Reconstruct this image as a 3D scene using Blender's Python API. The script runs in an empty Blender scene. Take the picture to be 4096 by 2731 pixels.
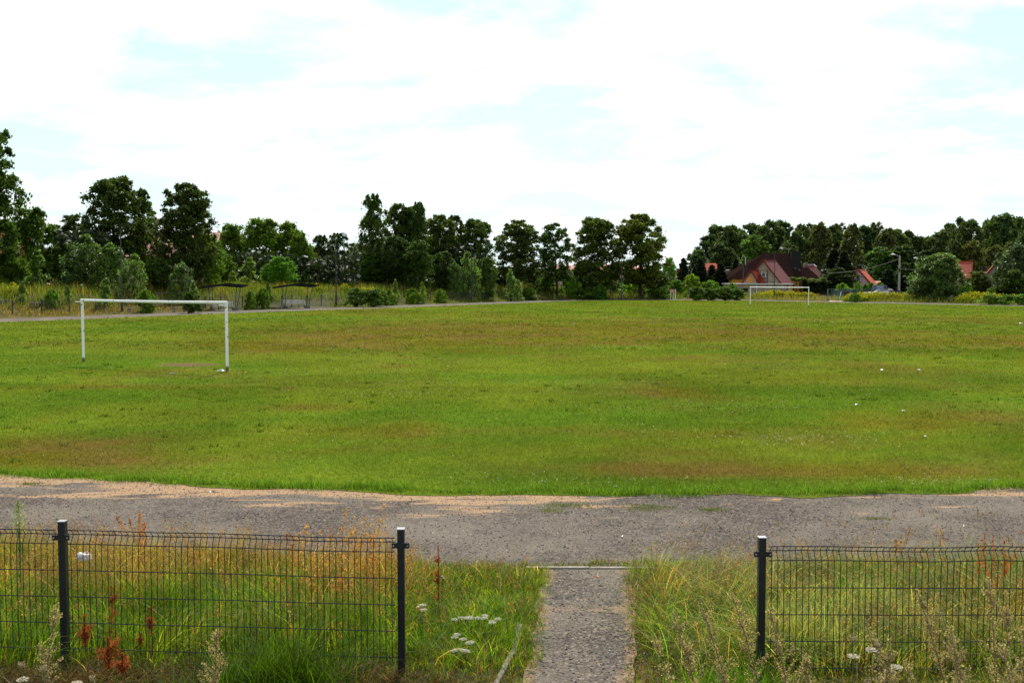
import bpy, bmesh, math, random
import numpy as np
from mathutils import Vector, Matrix
R = math.radians
SC = bpy.context.scene
COL = SC.collection
# ------------------------------------------------------------ camera, world, sun
FPX, CAMH = 1060.0, 3.22
PITCH = math.atan(61.0 / FPX)
cd = bpy.data.cameras.new('camera'); cam = bpy.data.objects.new('camera', cd); COL.objects.link(cam)
cam.location = (0, 0, CAMH); cam.rotation_euler = (R(90) - PITCH, 0, 0)
cd.sensor_width = 36.0; cd.lens = 36.0 * FPX / 1024.0; cd.clip_start = 0.1; cd.clip_end = 6000
SC.camera = cam
SUN_EL, SUN_AZ = 50.0, 4.0          # azimuth: degrees right of the view direction
w = bpy.data.worlds.new('World'); SC.world = w; w.use_nodes = True
nt = w.node_tree; N = nt.nodes; L = nt.links; N.clear()
def nd(t, **k):
    n = N.new(t)
    for a, b in k.items():
        if a.startswith('i_'): n.inputs[a[2:]].default_value = b
        else: setattr(n, a, b)
    return n
out = nd('ShaderNodeOutputWorld'); bg = nd('ShaderNodeBackground'); bg.inputs['Strength'].default_value = 0.085
sky = nd('ShaderNodeTexSky'); sky.sky_type = 'NISHITA'; sky.sun_disc = False
sky.sun_elevation = R(SUN_EL); sky.sun_rotation = R(SUN_AZ); sky.air_density = 1.0; sky.dust_density = 1.2; sky.ozone_density = 1.6
tc = nd('ShaderNodeTexCoord'); sp = nd('ShaderNodeSeparateXYZ'); L.new(tc.outputs['Generated'], sp.inputs[0])
za = nd('ShaderNodeMath', operation='ABSOLUTE'); L.new(sp.outputs[2], za.inputs[0])
zz = nd('ShaderNodeMath', operation='ADD'); L.new(za.outputs[0], zz.inputs[0]); zz.inputs[1].default_value = 0.16
dx = nd('ShaderNodeMath', operation='DIVIDE'); L.new(sp.outputs[0], dx.inputs[0]); L.new(zz.outputs[0], dx.inputs[1])
dy = nd('ShaderNodeMath', operation='DIVIDE'); L.new(sp.outputs[1], dy.inputs[0]); L.new(zz.outputs[0], dy.inputs[1])
cb = nd('ShaderNodeCombineXYZ'); L.new(dx.outputs[0], cb.inputs[0]); L.new(dy.outputs[0], cb.inputs[1])
mp = nd('ShaderNodeMapping'); mp.inputs['Location'].default_value = (3.1, 0.7, 0); mp.inputs['Rotation'].default_value = (0, 0, R(12)); L.new(cb.outputs[0], mp.inputs[0])
nz = nd('ShaderNodeTexNoise'); nz.inputs['Scale'].default_value = 1.7; nz.inputs['Detail'].default_value = 9; nz.inputs['Roughness'].default_value = 0.6; nz.inputs['Distortion'].default_value = 0.25
L.new(mp.outputs[0], nz.inputs['Vector'])
rp = nd('ShaderNodeValToRGB'); rp.color_ramp.elements[0].position = 0.41; rp.color_ramp.elements[1].position = 0.62
L.new(nz.outputs[0], rp.inputs[0])
nz2 = nd('ShaderNodeTexNoise'); nz2.inputs['Scale'].default_value = 2.6; nz2.inputs['Detail'].default_value = 6
L.new(mp.outputs[0], nz2.inputs['Vector'])
cr2 = nd('ShaderNodeValToRGB'); cr2.color_ramp.elements[0].color = (8.2, 9.3, 9.7, 1); cr2.color_ramp.elements[1].color = (11.5, 11.5, 11.4, 1)
cr2.color_ramp.elements[0].position = 0.35; cr2.color_ramp.elements[1].position = 0.55
L.new(nz2.outputs[0], cr2.inputs[0])
mx = nd('ShaderNodeMix', data_type='RGBA'); L.new(rp.outputs[0], mx.inputs[0])
skm = nd('ShaderNodeMix', data_type='RGBA', blend_type='MULTIPLY'); skm.inputs[0].default_value = 1.0
L.new(sky.outputs[0], skm.inputs[6]); skm.inputs[7].default_value = (1.0, 1.08, 1.0, 1)
hz = nd('ShaderNodeMapRange'); hz.inputs['From Min'].default_value = 0.0; hz.inputs['From Max'].default_value = 0.45; hz.inputs['To Min'].default_value = 0.92; hz.inputs['To Max'].default_value = 0.15
L.new(za.outputs[0], hz.inputs['Value'])
hm = nd('ShaderNodeMix', data_type='RGBA'); L.new(hz.outputs[0], hm.inputs[0]); L.new(skm.outputs[2], hm.inputs[6]); hm.inputs[7].default_value = (7.0, 8.8, 9.3, 1)
L.new(hm.outputs[2], mx.inputs[6]); L.new(cr2.outputs[0], mx.inputs[7])
L.new(mx.outputs[2], bg.inputs['Color']); L.new(bg.outputs[0], out.inputs[0])
sl = bpy.data.lights.new('sun', 'SUN'); sl.energy = 4.6; sl.angle = R(0.5); sl.color = (1.0, 0.95, 0.86)
so = bpy.data.objects.new('sun', sl); COL.objects.link(so)
sdir = Vector((math.sin(R(SUN_AZ)) * math.cos(R(SUN_EL)), math.cos(R(SUN_AZ)) * math.cos(R(SUN_EL)), math.sin(R(SUN_EL))))
so.rotation_euler = (-sdir).to_track_quat('-Z', 'Y').to_euler(); so.location = (0, 60, 60)
SC.view_settings.view_transform = 'Standard'; SC.view_settings.look = 'None'
SC.view_settings.exposure = 0.58; SC.view_settings.gamma = 1.0; SC.view_settings.use_curve_mapping = False
SC.render.engine = 'CYCLES'
SC.cycles.max_bounces = 6; SC.cycles.transparent_max_bounces = 8; SC.cycles.diffuse_bounces = 3; SC.cycles.glossy_bounces = 2
SC.cycles.transmission_bounces = 3; SC.cycles.caustics_reflective = False; SC.cycles.caustics_refractive = False

# ------------------------------------------------------------ projection helpers (photo pixels, 1024 wide -> world)
_c, _s = math.cos(PITCH), math.sin(PITCH)
def ray(u, v):
    a, b = (u - 512.0) / FPX, (341.0 - v) / FPX
    return a, _c + b * _s, -_s + b * _c
def at(u, v, Y):
    a, b, c = ray(u, v); t = Y / b
    return Vector((a * t, Y, CAMH + c * t))
def gp(u, v, z=0.0):
    a, b, c = ray(u, v); t = (z - CAMH) / c
    return Vector((a * t, b * t, z))
def c1(x, y, Y): return at(x / 1.742 / 4, (400 + y / 1.742) / 4, Y)
def c2(x, y, Y): return at((1000 + x / 2.138) / 4, (700 + y / 2.138) / 4, Y)
def c3(x, y, Y): return at((2900 + x / 5.227) / 4, (980 + y / 5.227) / 4, Y)
def c4(x, y, Y): return at((3300 + x / 5.88) / 4, (980 + y / 5.88) / 4, Y)
def c6(x, y, Y): return at((3650 + x / 5.274) / 4, (980 + y / 5.274) / 4, Y)
def cs(x, y, Y): return at((750 + x / 3.92) / 4, (1050 + y / 3.92) / 4, Y)
def dp(x, y): return x / 2.297, y / 2.297

# ------------------------------------------------------------ numpy noise
def _h(ix, iy, seed):
    n = (ix.astype(np.int64) * 374761393 + iy.astype(np.int64) * 668265263 + seed * 974634777) & 0xffffffff
    n = ((n ^ (n >> 13)) * 1274126177) & 0xffffffff
    return ((n ^ (n >> 16)) & 0xffff) / 65535.0
def vn(x, y, seed=0):
    x = np.asarray(x, float); y = np.asarray(y, float)
    ix, iy = np.floor(x), np.floor(y); fx, fy = x - ix, y - iy
    fx = fx * fx * (3 - 2 * fx); fy = fy * fy * (3 - 2 * fy)
    a = _h(ix, iy, seed); b = _h(ix + 1, iy, seed); c = _h(ix, iy + 1, seed); d = _h(ix + 1, iy + 1, seed)
    return (a * (1 - fx) + b * fx) * (1 - fy) + (c * (1 - fx) + d * fx) * fy
def fbm(x, y, seed=0, o=4):
    r, a, t = 0, 0.5, 0
    for k in range(o):
        r = r + a * vn(x * 2 ** k, y * 2 ** k, seed + k); t += a; a *= 0.55
    return r / t
def sst(a, b, x):
    t = np.clip((x - a) / (b - a), 0, 1); return t * t * (3 - 2 * t)

# ------------------------------------------------------------ mesh helpers
def link(o, parent=None):
    COL.objects.link(o)
    if parent is not None: o.parent = parent
    return o
def tag(o, label=None, cat=None, group=None, kind=None):
    if label: o['label'] = label
    if cat: o['category'] = cat
    if group: o['group'] = group
    if kind: o['kind'] = kind
    return o
def empty(name, loc=(0, 0, 0), label=None, cat=None, group=None, rz=0):
    o = bpy.data.objects.new(name, None); o.location = loc; o.rotation_euler = (0, 0, rz); o.empty_display_size = 0.2
    link(o); return tag(o, label, cat, group)
def npmesh(name, V, F, mat, parent=None, col=None, smooth=False, extra=None):
    V = np.ascontiguousarray(V, dtype=np.float32); F = np.ascontiguousarray(F, dtype=np.int32)
    me = bpy.data.meshes.new(name); n, k = F.shape
    me.vertices.add(len(V)); me.vertices.foreach_set('co', V.ravel())
    me.loops.add(n * k); me.loops.foreach_set('vertex_index', F.ravel())
    me.polygons.add(n); me.polygons.foreach_set('loop_start', np.arange(0, n * k, k, dtype=np.int32))
    me.polygons.foreach_set('loop_total', np.full(n, k, dtype=np.int32))
    if smooth: me.polygons.foreach_set('use_smooth', np.ones(n, dtype=bool))
    if col is not None:
        a = me.attributes.new('Col', 'FLOAT_COLOR', 'POINT')
        c = np.ones((len(V), 4), dtype=np.float32); c[:, :3] = col; a.data.foreach_set('color', c.ravel())
    if extra:
        for nm, arr in extra.items():
            a = me.attributes.new(nm, 'FLOAT', 'POINT'); a.data.foreach_set('value', np.ascontiguousarray(arr, dtype=np.float32))
    me.update(calc_edges=True); me.materials.append(mat)
    o = bpy.data.objects.new(name, me); return link(o, parent)
class MB:
    def __init__(s): s.v = []; s.f = []; s.m = []
    def poly(s, pts, mi=0):
        b = len(s.v); s.v += [tuple(p) for p in pts]; s.f.append(list(range(b, b + len(pts)))); s.m.append(mi); return s
    def hexa(s, p, mi=0):   # 8 pts: bottom 4 (ccw), top 4
        b = len(s.v); s.v += [tuple(q) for q in p]
        for f in ((3, 2, 1, 0), (4, 5, 6, 7), (0, 1, 5, 4), (1, 2, 6, 5), (2, 3, 7, 6), (3, 0, 4, 7)):
            s.f.append([b + i for i in f]); s.m.append(mi)
        return s
    def box(s, x0, x1, y0, y1, z0, z1, mi=0, M=None):
        p = [Vector(q) for q in ((x0, y0, z0), (x1, y0, z0), (x1, y1, z0), (x0, y1, z0), (x0, y0, z1), (x1, y0, z1), (x1, y1, z1), (x0, y1, z1))]
        if M is not None: p = [M @ q for q in p]
        return s.hexa(p, mi)
    def bar(s, a, b, wx, wy=None, mi=0, up=Vector((0, 0, 1))):
        a = Vector(a); b = Vector(b); d = (b - a).normalized(); wy = wy or wx
        if abs(d.dot(up)) > 0.98: up = Vector((0, 1, 0))
        r = d.cross(up).normalized() * wx / 2; q = r.cross(d).normalized() * wy / 2
        return s.hexa([a - r - q, a + r - q, a + r + q, a - r + q, b - r - q, b + r - q, b + r + q, b - r + q], mi)
    def tube(s, pts, rad, n=8, mi=0, cap=True):
        pts = [Vector(p) for p in pts]; b = len(s.v)
        if not hasattr(rad, '__len__'): rad = [rad] * len(pts)
        for i, p in enumerate(pts):
            d = (pts[min(i + 1, len(pts) - 1)] - pts[max(i - 1, 0)]).normalized()
            up = Vector((0, 0, 1)) if abs(d.z) < 0.95 else Vector((1, 0, 0))
            r = d.cross(up).normalized(); q = r.cross(d).normalized()
            for k in range(n):
                a = 2 * math.pi * k / n; s.v.append(tuple(p + (r * math.cos(a) + q * math.sin(a)) * rad[i]))
        for i in range(len(pts) - 1):
            for k in range(n):
                k2 = (k + 1) % n; s.f.append([b + i * n + k, b + i * n + k2, b + (i + 1) * n + k2, b + (i + 1) * n + k]); s.m.append(mi)
        if cap:
            s.f.append([b + k for k in range(n)][::-1]); s.m.append(mi)
            e = b + (len(pts) - 1) * n; s.f.append([e + k for k in range(n)]); s.m.append(mi)
        return s
    def build(s, name, mat, parent=None, smooth=False, bevel=0):
        me = bpy.data.meshes.new(name); me.from_pydata(s.v, [], s.f)
        for m in (mat if isinstance(mat, (list, tuple)) else [mat]): me.materials.append(m)
        me.polygons.foreach_set('material_index', s.m)
        bm = bmesh.new(); bm.from_mesh(me); bmesh.ops.recalc_face_normals(bm, faces=bm.faces); bm.to_mesh(me); bm.free()
        if smooth: me.polygons.foreach_set('use_smooth', [True] * len(me.polygons))
        o = bpy.data.objects.new(name, me); link(o, parent)
        if bevel:
            b = o.modifiers.new('bevel', 'BEVEL'); b.width = bevel; b.segments = 2; b.limit_method = 'ANGLE'
        return o
def copy_tree(o, parent=None):
    c = o.copy(); COL.objects.link(c)
    if parent is not None: c.parent = parent
    for ch in list(o.children): copy_tree(ch, c)
    return c

# ------------------------------------------------------------ materials
class M:
    def __init__(s, name):
        s.m = bpy.data.materials.new(name); s.m.use_nodes = True; s.t = s.m.node_tree; s.t.nodes.clear()
        s.out = s.n('ShaderNodeOutputMaterial')
    def n(s, t, **k):
        x = s.t.nodes.new(t)
        for a, b in k.items(): setattr(x, a, b)
        return x
    def l(s, a, b): s.t.links.new(a, b)
    def noise(s, scale, detail=4, rough=0.55, vec=None, dist=0):
        x = s.n('ShaderNodeTexNoise'); x.inputs['Scale'].default_value = scale; x.inputs['Detail'].default_value = detail
        x.inputs['Roughness'].default_value = rough; x.inputs['Distortion'].default_value = dist
        if vec is not None: s.l(vec, x.inputs['Vector'])
        return x
    def ramp(s, src, els):
        x = s.n('ShaderNodeValToRGB'); s.l(src, x.inputs[0]); e = x.color_ramp.elements
        while len(e) < len(els): e.new(0.5)
        for i, (p, c) in enumerate(els): e[i].position = p; e[i].color = c if len(c) == 4 else (*c, 1)
        return x
    def mix(s, f, a, b, mode='MIX'):
        x = s.n('ShaderNodeMix', data_type='RGBA', blend_type=mode)
        for i, q in ((0, f), (6, a), (7, b)):
            if hasattr(q, 'links'): s.l(q, x.inputs[i])
            else: x.inputs[i].default_value = q if not hasattr(q, '__len__') else (*q, 1)[:4]
        return x.outputs[2]
    def math(s, op, a, b=0.0):
        x = s.n('ShaderNodeMath', operation=op)
        for i, q in ((0, a), (1, b)):
            if hasattr(q, 'links'): s.l(q, x.inputs[i])
            else: x.inputs[i].default_value = q
        return x.outputs[0]
    def pos(s): return s.n('ShaderNodeNewGeometry').outputs['Position']
    def obj(s): return s.n('ShaderNodeTexCoord').outputs['Object']
    def attr(s, name='Col'): return s.n('ShaderNodeAttribute', attribute_name=name)
    def bump(s, h, strength=0.3, dist=0.02):
        x = s.n('ShaderNodeBump'); x.inputs['Strength'].default_value = strength; x.inputs['Distance'].default_value = dist
        s.l(h, x.inputs['Height']); return x.outputs[0]
    def principled(s, col, rough=0.8, spec=0.3, metal=0.0, normal=None):
        p = s.n('ShaderNodeBsdfPrincipled')
        for nm, q in (('Base Color', col), ('Roughness', rough), ('Specular IOR Level', spec), ('Metallic', metal)):
            if hasattr(q, 'links'): s.l(q, p.inputs[nm])
            else: p.inputs[nm].default_value = q if not hasattr(q, '__len__') else (*q, 1)[:4]
        if normal is not None: s.l(normal, p.inputs['Normal'])
        return p.outputs[0]
    def fin(s, sh): s.l(sh, s.out.inputs[0]); return s.m
def mat_simple(name, col, rough=0.75, spec=0.3, metal=0.0, var=0.25, scale=6.0, bump=0.0):
    m = M(name); nz = m.noise(scale, 5, 0.6, m.obj())
    f = m.ramp(nz.outputs[0], [(0.3, (1 - var,) * 3), (0.7, (1 + var * 0.6,) * 3)])
    c = m.mix(1.0, col, f.outputs[0], 'MULTIPLY')
    return m.fin(m.principled(c, rough, spec, metal, m.bump(nz.outputs[0], bump, 0.01) if bump else None))
def mat_leaf(name, trans=0.35, rough=0.45, spec=0.35, tint=True, var=0.35, scale=0.9, attr=True, tcol=(1.5, 1.5, 0.55)):
    """leaf: colour attribute x object colour x noise; part of the light passes through"""
    m = M(name)
    c = m.attr().outputs[0] if attr else (0.05, 0.09, 0.02)
    if tint: c = m.mix(1.0, c, m.n('ShaderNodeObjectInfo').outputs['Color'], 'MULTIPLY')
    nz = m.noise(scale, 3, 0.6, m.pos()); f = m.ramp(nz.outputs[0], [(0.3, (1 - var,) * 3), (0.7, (1 + var * 0.8, 1 + var * 0.7, 1 + var * 0.4))])
    c = m.mix(1.0, c, f.outputs[0], 'MULTIPLY')
    p = m.principled(c, rough, spec)
    t = m.n('ShaderNodeBsdfTranslucent'); m.l(m.mix(1.0, c, tcol, 'MULTIPLY'), t.inputs[0])
    x = m.n('ShaderNodeMixShader'); x.inputs[0].default_value = trans; m.l(p, x.inputs[1]); m.l(t.outputs[0], x.inputs[2])
    return m.fin(x.outputs[0])
LEAF = mat_leaf('leaf', 0.36, 0.6, 0.12)
LEAF_SHINY = mat_leaf('shiny_leaf', 0.34, 0.5, 0.3)
GRASS = mat_leaf('grass_blade', 0.42, 0.8, 0.03, tint=False, var=0.2, scale=1.5)
BLADE = mat_leaf('long_grass_blade', 0.52, 0.5, 0.07, tint=False, var=0.3, scale=2.2, tcol=(1.9, 1.8, 0.5))
FLOWER = mat_leaf('petal', 0.25, 0.8, 0.2, tint=False, var=0.1, tcol=(1, 1, 1))
BARK = mat_simple('bark', (0.045, 0.034, 0.024), 0.95, 0.1, var=0.5, scale=3.0, bump=0.6)
BIRCHBARK = mat_simple('birch_bark', (0.32, 0.30, 0.27), 0.9, 0.1, var=0.9, scale=2.0)

# ------------------------------------------------------------ running track outline
near_px = [(0, 474.5), (130, 480), (305, 487.6), (435, 492.3), (610, 495.4), (784, 494.2), (914, 492), (1024, 488.8)]
near = [gp(*p) for p in near_px]
far_px = [(1024, 305.9), (940, 304.2), (830, 302.0), (750, 300.3), (668, 299.7), (587, 300.1), (525, 302.5), (475, 304.3), (400, 307.2), (250, 312.2), (120, 317.2), (0, 321.9)]
farp = [gp(*p) for p in far_px]
ctl = [tuple(p)[:2] for p in near] + [(15.5, 19.2), (25, 26), (36, 42), (50, 68), (62, 95), (66, 115)] + [tuple(p)[:2] for p in farp] + [(-46, 68), (-47, 56), (-43, 44), (-35, 33), (-24, 24.2), (-15.5, 19.9)]
def catmull(P, n=10):
    P = np.array(P, float); m = len(P); o = []
    for i in range(m):
        a, b, c, d = P[i - 1], P[i], P[(i + 1) % m], P[(i + 2) % m]
        for k in range(n):
            t = k / n
            o.append(0.5 * (2 * b + (c - a) * t + (2 * a - 5 * b + 4 * c - d) * t * t + (3 * b - a - 3 * c + d) * t ** 3))
    return np.array(o)
INN = catmull(ctl)
def resample(P, step):
    Q = np.vstack([P, P[:1]]); s = np.r_[0, np.cumsum(np.linalg.norm(np.diff(Q, axis=0), axis=1))]
    n = int(s[-1] / step); t = np.linspace(0, s[-1], n, endpoint=False)
    return np.c_[np.interp(t, s, Q[:, 0]), np.interp(t, s, Q[:, 1])]
INN = resample(INN, 1.2)
for _ in range(6):
    INN = 0.25 * np.roll(INN, 1, 0) + 0.5 * INN + 0.25 * np.roll(INN, -1, 0)
def offset(P, d):
    t = np.roll(P, -2, 0) - np.roll(P, 2, 0); t /= np.linalg.norm(t, axis=1)[:, None]
    nrm = np.c_[t[:, 1], -t[:, 0]]       # outward for a counter-clockwise outline
    return P + nrm * (d if np.isscalar(d) else d[:, None])
TW = 4.1
WF = 1 + .6 * sst(25, 55, INN[:, 1])      # the straights and the far bend are wider
OUT = offset(INN, TW * WF)
def sdist(X, Y, P):
    """signed distance to closed outline P, positive outside"""
    X = np.asarray(X, float).ravel(); Y = np.asarray(Y, float).ravel(); r = np.empty(len(X))
    A = P; B = np.roll(P, -1, 0); D = B - A; L2 = (D ** 2).sum(1)
    for s in range(0, len(X), 8000):
        x = X[s:s + 8000, None]; y = Y[s:s + 8000, None]
        t = np.clip(((x - A[:, 0]) * D[:, 0] + (y - A[:, 1]) * D[:, 1]) / L2, 0, 1)
        dd = np.sqrt(((x - A[:, 0] - t * D[:, 0]) ** 2 + (y - A[:, 1] - t * D[:, 1]) ** 2).min(1))
        cr = ((A[:, 1] > y) != (B[:, 1] > y)) & (x < (B[:, 0] - A[:, 0]) * (y - A[:, 1]) / (B[:, 1] - A[:, 1] + 1e-12) + A[:, 0])
        ins = cr.sum(1) % 2 == 1
        r[s:s + 8000] = np.where(ins, -dd, dd)
    return r
OUTC = OUT[::2]
def height_d(X, Y, d):
    """terrain height from the distance outside the track: banks on the near and left sides"""
    X = np.asarray(X, float).ravel(); Y = np.asarray(Y, float).ravel()
    nearf = 1 - sst(28, 45, Y)
    leftf = sst(45, 60, Y) * (1 - sst(-8, 16, X - (Y - 150) * 0.25))
    pn = np.interp(d, [0, 0.35, 4.2, 6.2, 12, 16], [0, 0, 0.27, 0.30, 1.58, 1.6])
    pl = np.interp(d, [0, 1.9, 3.2, 5.5, 9, 15, 22, 60], [0, 0.0, 0.25, 0.95, 1.8, 2.1, 2.0, 1.2])
    pf = np.interp(d, [0, 1.9, 5, 30], [0, 0, 0.15, 0.2])
    return pn * nearf + pl * leftf + pf * np.clip(1 - nearf - leftf, 0, 1)
def hgt(X, Y): return height_d(X, Y, sdist(X, Y, OUTC))
def h1(x, y): return float(hgt([x], [y])[0])
# ------------------------------------------------------------ ground sheets
rng = np.random.default_rng(7)
def axis(segs):
    o = []
    for a, b, s in segs: o += list(np.arange(a, b, s))
    return np.array(o)
gx = axis([(-3000, -400, 400), (-400, -90, 25), (-90, -10.5, 1.5), (-10.5, 10.5, 0.3), (10.5, 90, 1.5), (90, 400, 20), (400, 3001, 400)])
gy = axis([(-600, -30, 100), (-30, 3, 3), (3, 16, 0.3), (16, 200, 1.6), (200, 400, 12), (400, 1000, 100), (1000, 4001, 500)])
GX, GY = np.meshgrid(gx, gy); dd = sdist(GX, GY, OUTC)
GZ = height_d(GX, GY, dd) - 0.03 * (dd < np.where(GY.ravel() > 24, 1.85, 0.2))
GZ += np.where((dd > 1.0) & (GY.ravel() > 30) & (GY.ravel() < 250), (fbm(GX.ravel() / 6, GY.ravel() / 6, 3) - 0.5) * 0.25, 0)
nx, ny = len(gx), len(gy)
I = (np.arange(ny - 1)[:, None] * nx + np.arange(nx - 1)[None, :]).ravel()
F = np.c_[I, I + 1, I + 1 + nx, I + nx]
m = M('bank_soil'); n1 = m.noise(0.35, 6, 0.6, m.pos()); n2 = m.noise(7, 5, 0.65, m.pos())
c = m.ramp(n1.outputs[0], [(0.35, (0.035, 0.05, 0.014)), (0.55, (0.07, 0.065, 0.025)), (0.7, (0.15, 0.11, 0.05))])
c = m.mix(0.7, c.outputs[0], m.ramp(n2.outputs[0], [(0.3, (0.35, 0.35, 0.3)), (0.7, (1.3, 1.2, 1.1))]).outputs[0], 'MULTIPLY')
GROUNDM = m.fin(m.principled(c, 0.95, 0.1, normal=m.bump(n2.outputs[0], 0.8, 0.08)))
tag(npmesh('ground', np.c_[GX.ravel(), GY.ravel(), GZ], F, GROUNDM, smooth=True), kind='structure')

# running track: dark cinder and old asphalt, straw-coloured drift along the inner edge
def cinder(name, base, drift):
    m = M(name); P = m.pos()
    big = m.noise(0.5, 4, 0.6, P); fine = m.noise(38, 4, 0.7, P); mid = m.noise(6, 4, 0.6, P)
    vo = m.n('ShaderNodeTexVoronoi'); vo.inputs['Scale'].default_value = 42; m.l(P, vo.inputs['Vector'])
    st = m.ramp(vo.outputs['Color'], [(0.25, (0.45, 0.45, 0.45)), (0.6, (1.05, 1.03, 1.0)), (0.93, (2.4, 2.3, 2.2))])
    c = m.mix(1.0, base, m.ramp(fine.outputs[0], [(0.35, (0.45, 0.44, 0.44)), (0.65, (1.5, 1.46, 1.42))]).outputs[0], 'MULTIPLY')
    c = m.mix(0.75, c, st.outputs[0], 'MULTIPLY')
    c = m.mix(0.7, c, m.ramp(mid.outputs[0], [(0.35, (0.72, 0.72, 0.74)), (0.65, (1.25, 1.22, 1.15))]).outputs[0], 'MULTIPLY')
    c = m.mix(m.ramp(big.outputs[0], [(0.42, (0, 0, 0)), (0.62, (0.62, 0.62, 0.62))]).outputs[0], c, (0.17, 0.145, 0.115))
    # drift mask from distance attribute plus streaky noise
    mp = m.n('ShaderNodeMapping'); mp.inputs['Scale'].default_value = (0.45, 1.9, 1); m.l(P, mp.inputs[0])
    stk = m.noise(1.15, 6, 0.62, mp.outputs[0], 0.4)
    a = m.attr('drift').outputs['Fac']
    k = m.math('ADD', a, m.math('MULTIPLY', m.math('SUBTRACT', stk.outputs[0], 0.5), 2.4))
    k = m.ramp(k, [(0.45, (0, 0, 0)), (0.6, (1, 1, 1))])
    dn = m.noise(20, 4, 0.7, P)
    dc = m.ramp(dn.outputs[0], [(0.3, tuple(q * 0.6 for q in drift)), (0.7, tuple(q * 1.15 for q in drift))])
    c = m.mix(k.outputs[0], c, dc.outputs[0])
    return m.fin(m.principled(c, 0.95, 0.08, normal=m.bump(fine.outputs[0], 0.9, 0.02)))
TRACKM = cinder('track_cinder', (0.090, 0.077, 0.068), (0.33, 0.215, 0.125))
rings = [-0.5, 0.0, 0.25, 0.5, 0.8, 1.2, 1.7, 2.4, 3.2, TW, TW + 0.35]
n = len(INN); V = []; D = []
for r in rings:
    p = offset(INN, r * (WF if r > 1 else 1 + 0 * WF)); V.append(np.c_[p, np.full(n, -0.004 if r < TW + 0.1 else -0.02)])
    x, y = p[:, 0], p[:, 1]
    a = np.clip(0.95 - r * 0.5, -.6, 1)
    lf = np.where(y < 40, 1 - 0.75 * sst(-.5, 2.5, x) + 0.5 * sst(4.5, 7, x), 0.55)
    a = a * lf
    if r > TW - 0.1: a = a * 0 + 0.25
    D.append(np.where(a > 0, a, a))
V = np.vstack(V); i = np.arange(n); j = (i + 1) % n
F = np.vstack([np.c_[k * n + j, k * n + i, (k + 1) * n + i, (k + 1) * n + j] for k in range(len(rings) - 1)])
F = F[:, ::-1] if False else F
tag(npmesh('running_track', V, F[:, ::-1], TRACKM, extra={'drift': np.concatenate(D)}), kind='structure')

# turf of the pitch
PATCH = [(900, 775, 9, 11, .95), (1300, 752, 18, 14, .85), (620, 800, 5, 5, .5), (60, 1052, 3.2, .9, 1.0), (230, 1015, 2.5, 1.0, .6), (1850, 1078, 3.6, .75, 1.0), (1430, 1072, 1.3, .6, .9), (1560, 1040, 2.0, .7, .5),
         (730, 936, 1.3, .7, .9), (1480, 900, 2.2, 1.4, .7), (2200, 785, 14, 8, .7), (1850, 765, 12, 5, .5), (310, 888, 3.4, 1.0, .8), (1050, 990, 5, 1.0, .55), (2270, 955, 4, 2, .6), (1680, 1085, 2, .5, .8), (2080, 1085, 2, .5, .4), (1000, 880, 6, 2, .3), (1700, 830, 9, 3, .4), (2150, 730, 14, 8, .4)]
PG = [(gp(*dp(a, b)), c, d, e) for a, b, c, d, e in PATCH]
def turf_col(x, y):
    big = fbm(x / 9, y / 9, 11); md = fbm(x / 2.2, y / 2.2, 21); sm = fbm(x / 0.5, y / 0.5, 31, 3)
    b = sst(0.50, 0.72, big) * 0.4 + sst(0.55, 0.8, md) * 0.4
    for p, rx, ry, s in PG:
        q = ((x - p.x) / rx) ** 2 + ((y - p.y) / ry) ** 2
        b = b + s * np.exp(-q * 1.1) * (0.55 + 0.9 * md)
    b = b + 0.12 * sst(40, 80, y)
    b = np.clip(b * (.45 + 1.15 * fbm(x / 1.1 + 7, y / 1.8, 61, 4)) + (sm - 0.5) * 0.55, 0, 1)[:, None]
    red = sst(0.45, 0.65, fbm(x / 3, y / 3, 41))[:, None]
    g = np.array([0.068, 0.122, 0.0125]) * (0.75 + 0.5 * md[:, None]); g = g * (1 - 0.0 * b)
    yg = np.array([0.112, 0.142, 0.016])
    g = g + (yg - g) * sst(0.4, 0.65, fbm(x / 5, y / 5, 51))[:, None] * 0.7
    br = np.array([0.096, 0.094, 0.013]) * (1 - red) + np.array([0.112, 0.085, 0.024]) * red
    lum = .72 + .62 * fbm(x / 2.6 + 3, y / 3.4, 71, 4)[:, None]
    return (g * (1 - b) + br * b) * lum
cen = np.array([6.0, 88.0]); V = []
jit = (fbm(np.arange(len(INN)) * 0.9, np.zeros(len(INN)), 77, 3) - 0.5) * 0.7
TUR = resample(INN, 0.3)
jt = (fbm(TUR[:, 0] / 1.1, TUR[:, 1] / 1.1, 77, 4) - 0.5) * 1.0
R0 = offset(TUR, 0.12 + jt); n = len(TUR); rr = [R0] + [offset(TUR, o) for o in (-0.25, -0.6, -1.1, -1.8, -2.7, -3.8)]
V = np.vstack(rr); V = np.c_[V, np.full(len(V), 0.003)]; i = np.arange(n); j = (i + 1) % n
F = np.vstack([np.c_[k * n + i, (k + 1) * n + i, (k + 1) * n + j, k * n + j] for k in range(len(rr) - 1)])[:, ::-1]
tx = axis([(-50, -20, 1.5), (-20, 20, .6), (20, 70, 1.5)]); ty = axis([(14, 50, .5), (50, 175, 1.5)])
TX, TY = np.meshgrid(tx, ty); q = sdist(TX, TY, INN); I = (np.arange(len(ty) - 1)[:, None] * len(tx) + np.arange(len(tx) - 1)[None, :]).ravel()
G = np.c_[I, I + 1, I + 1 + len(tx), I + len(tx)]; G = G[(q[G] < -1.0).all(1)]
us, inv = np.unique(G, return_inverse=True); G = inv.reshape(-1, 4)
F = np.vstack([F, G + len(V)]); V = np.vstack([V, np.c_[TX.ravel()[us], TY.ravel()[us], np.full(len(us), .0055)]])
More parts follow.
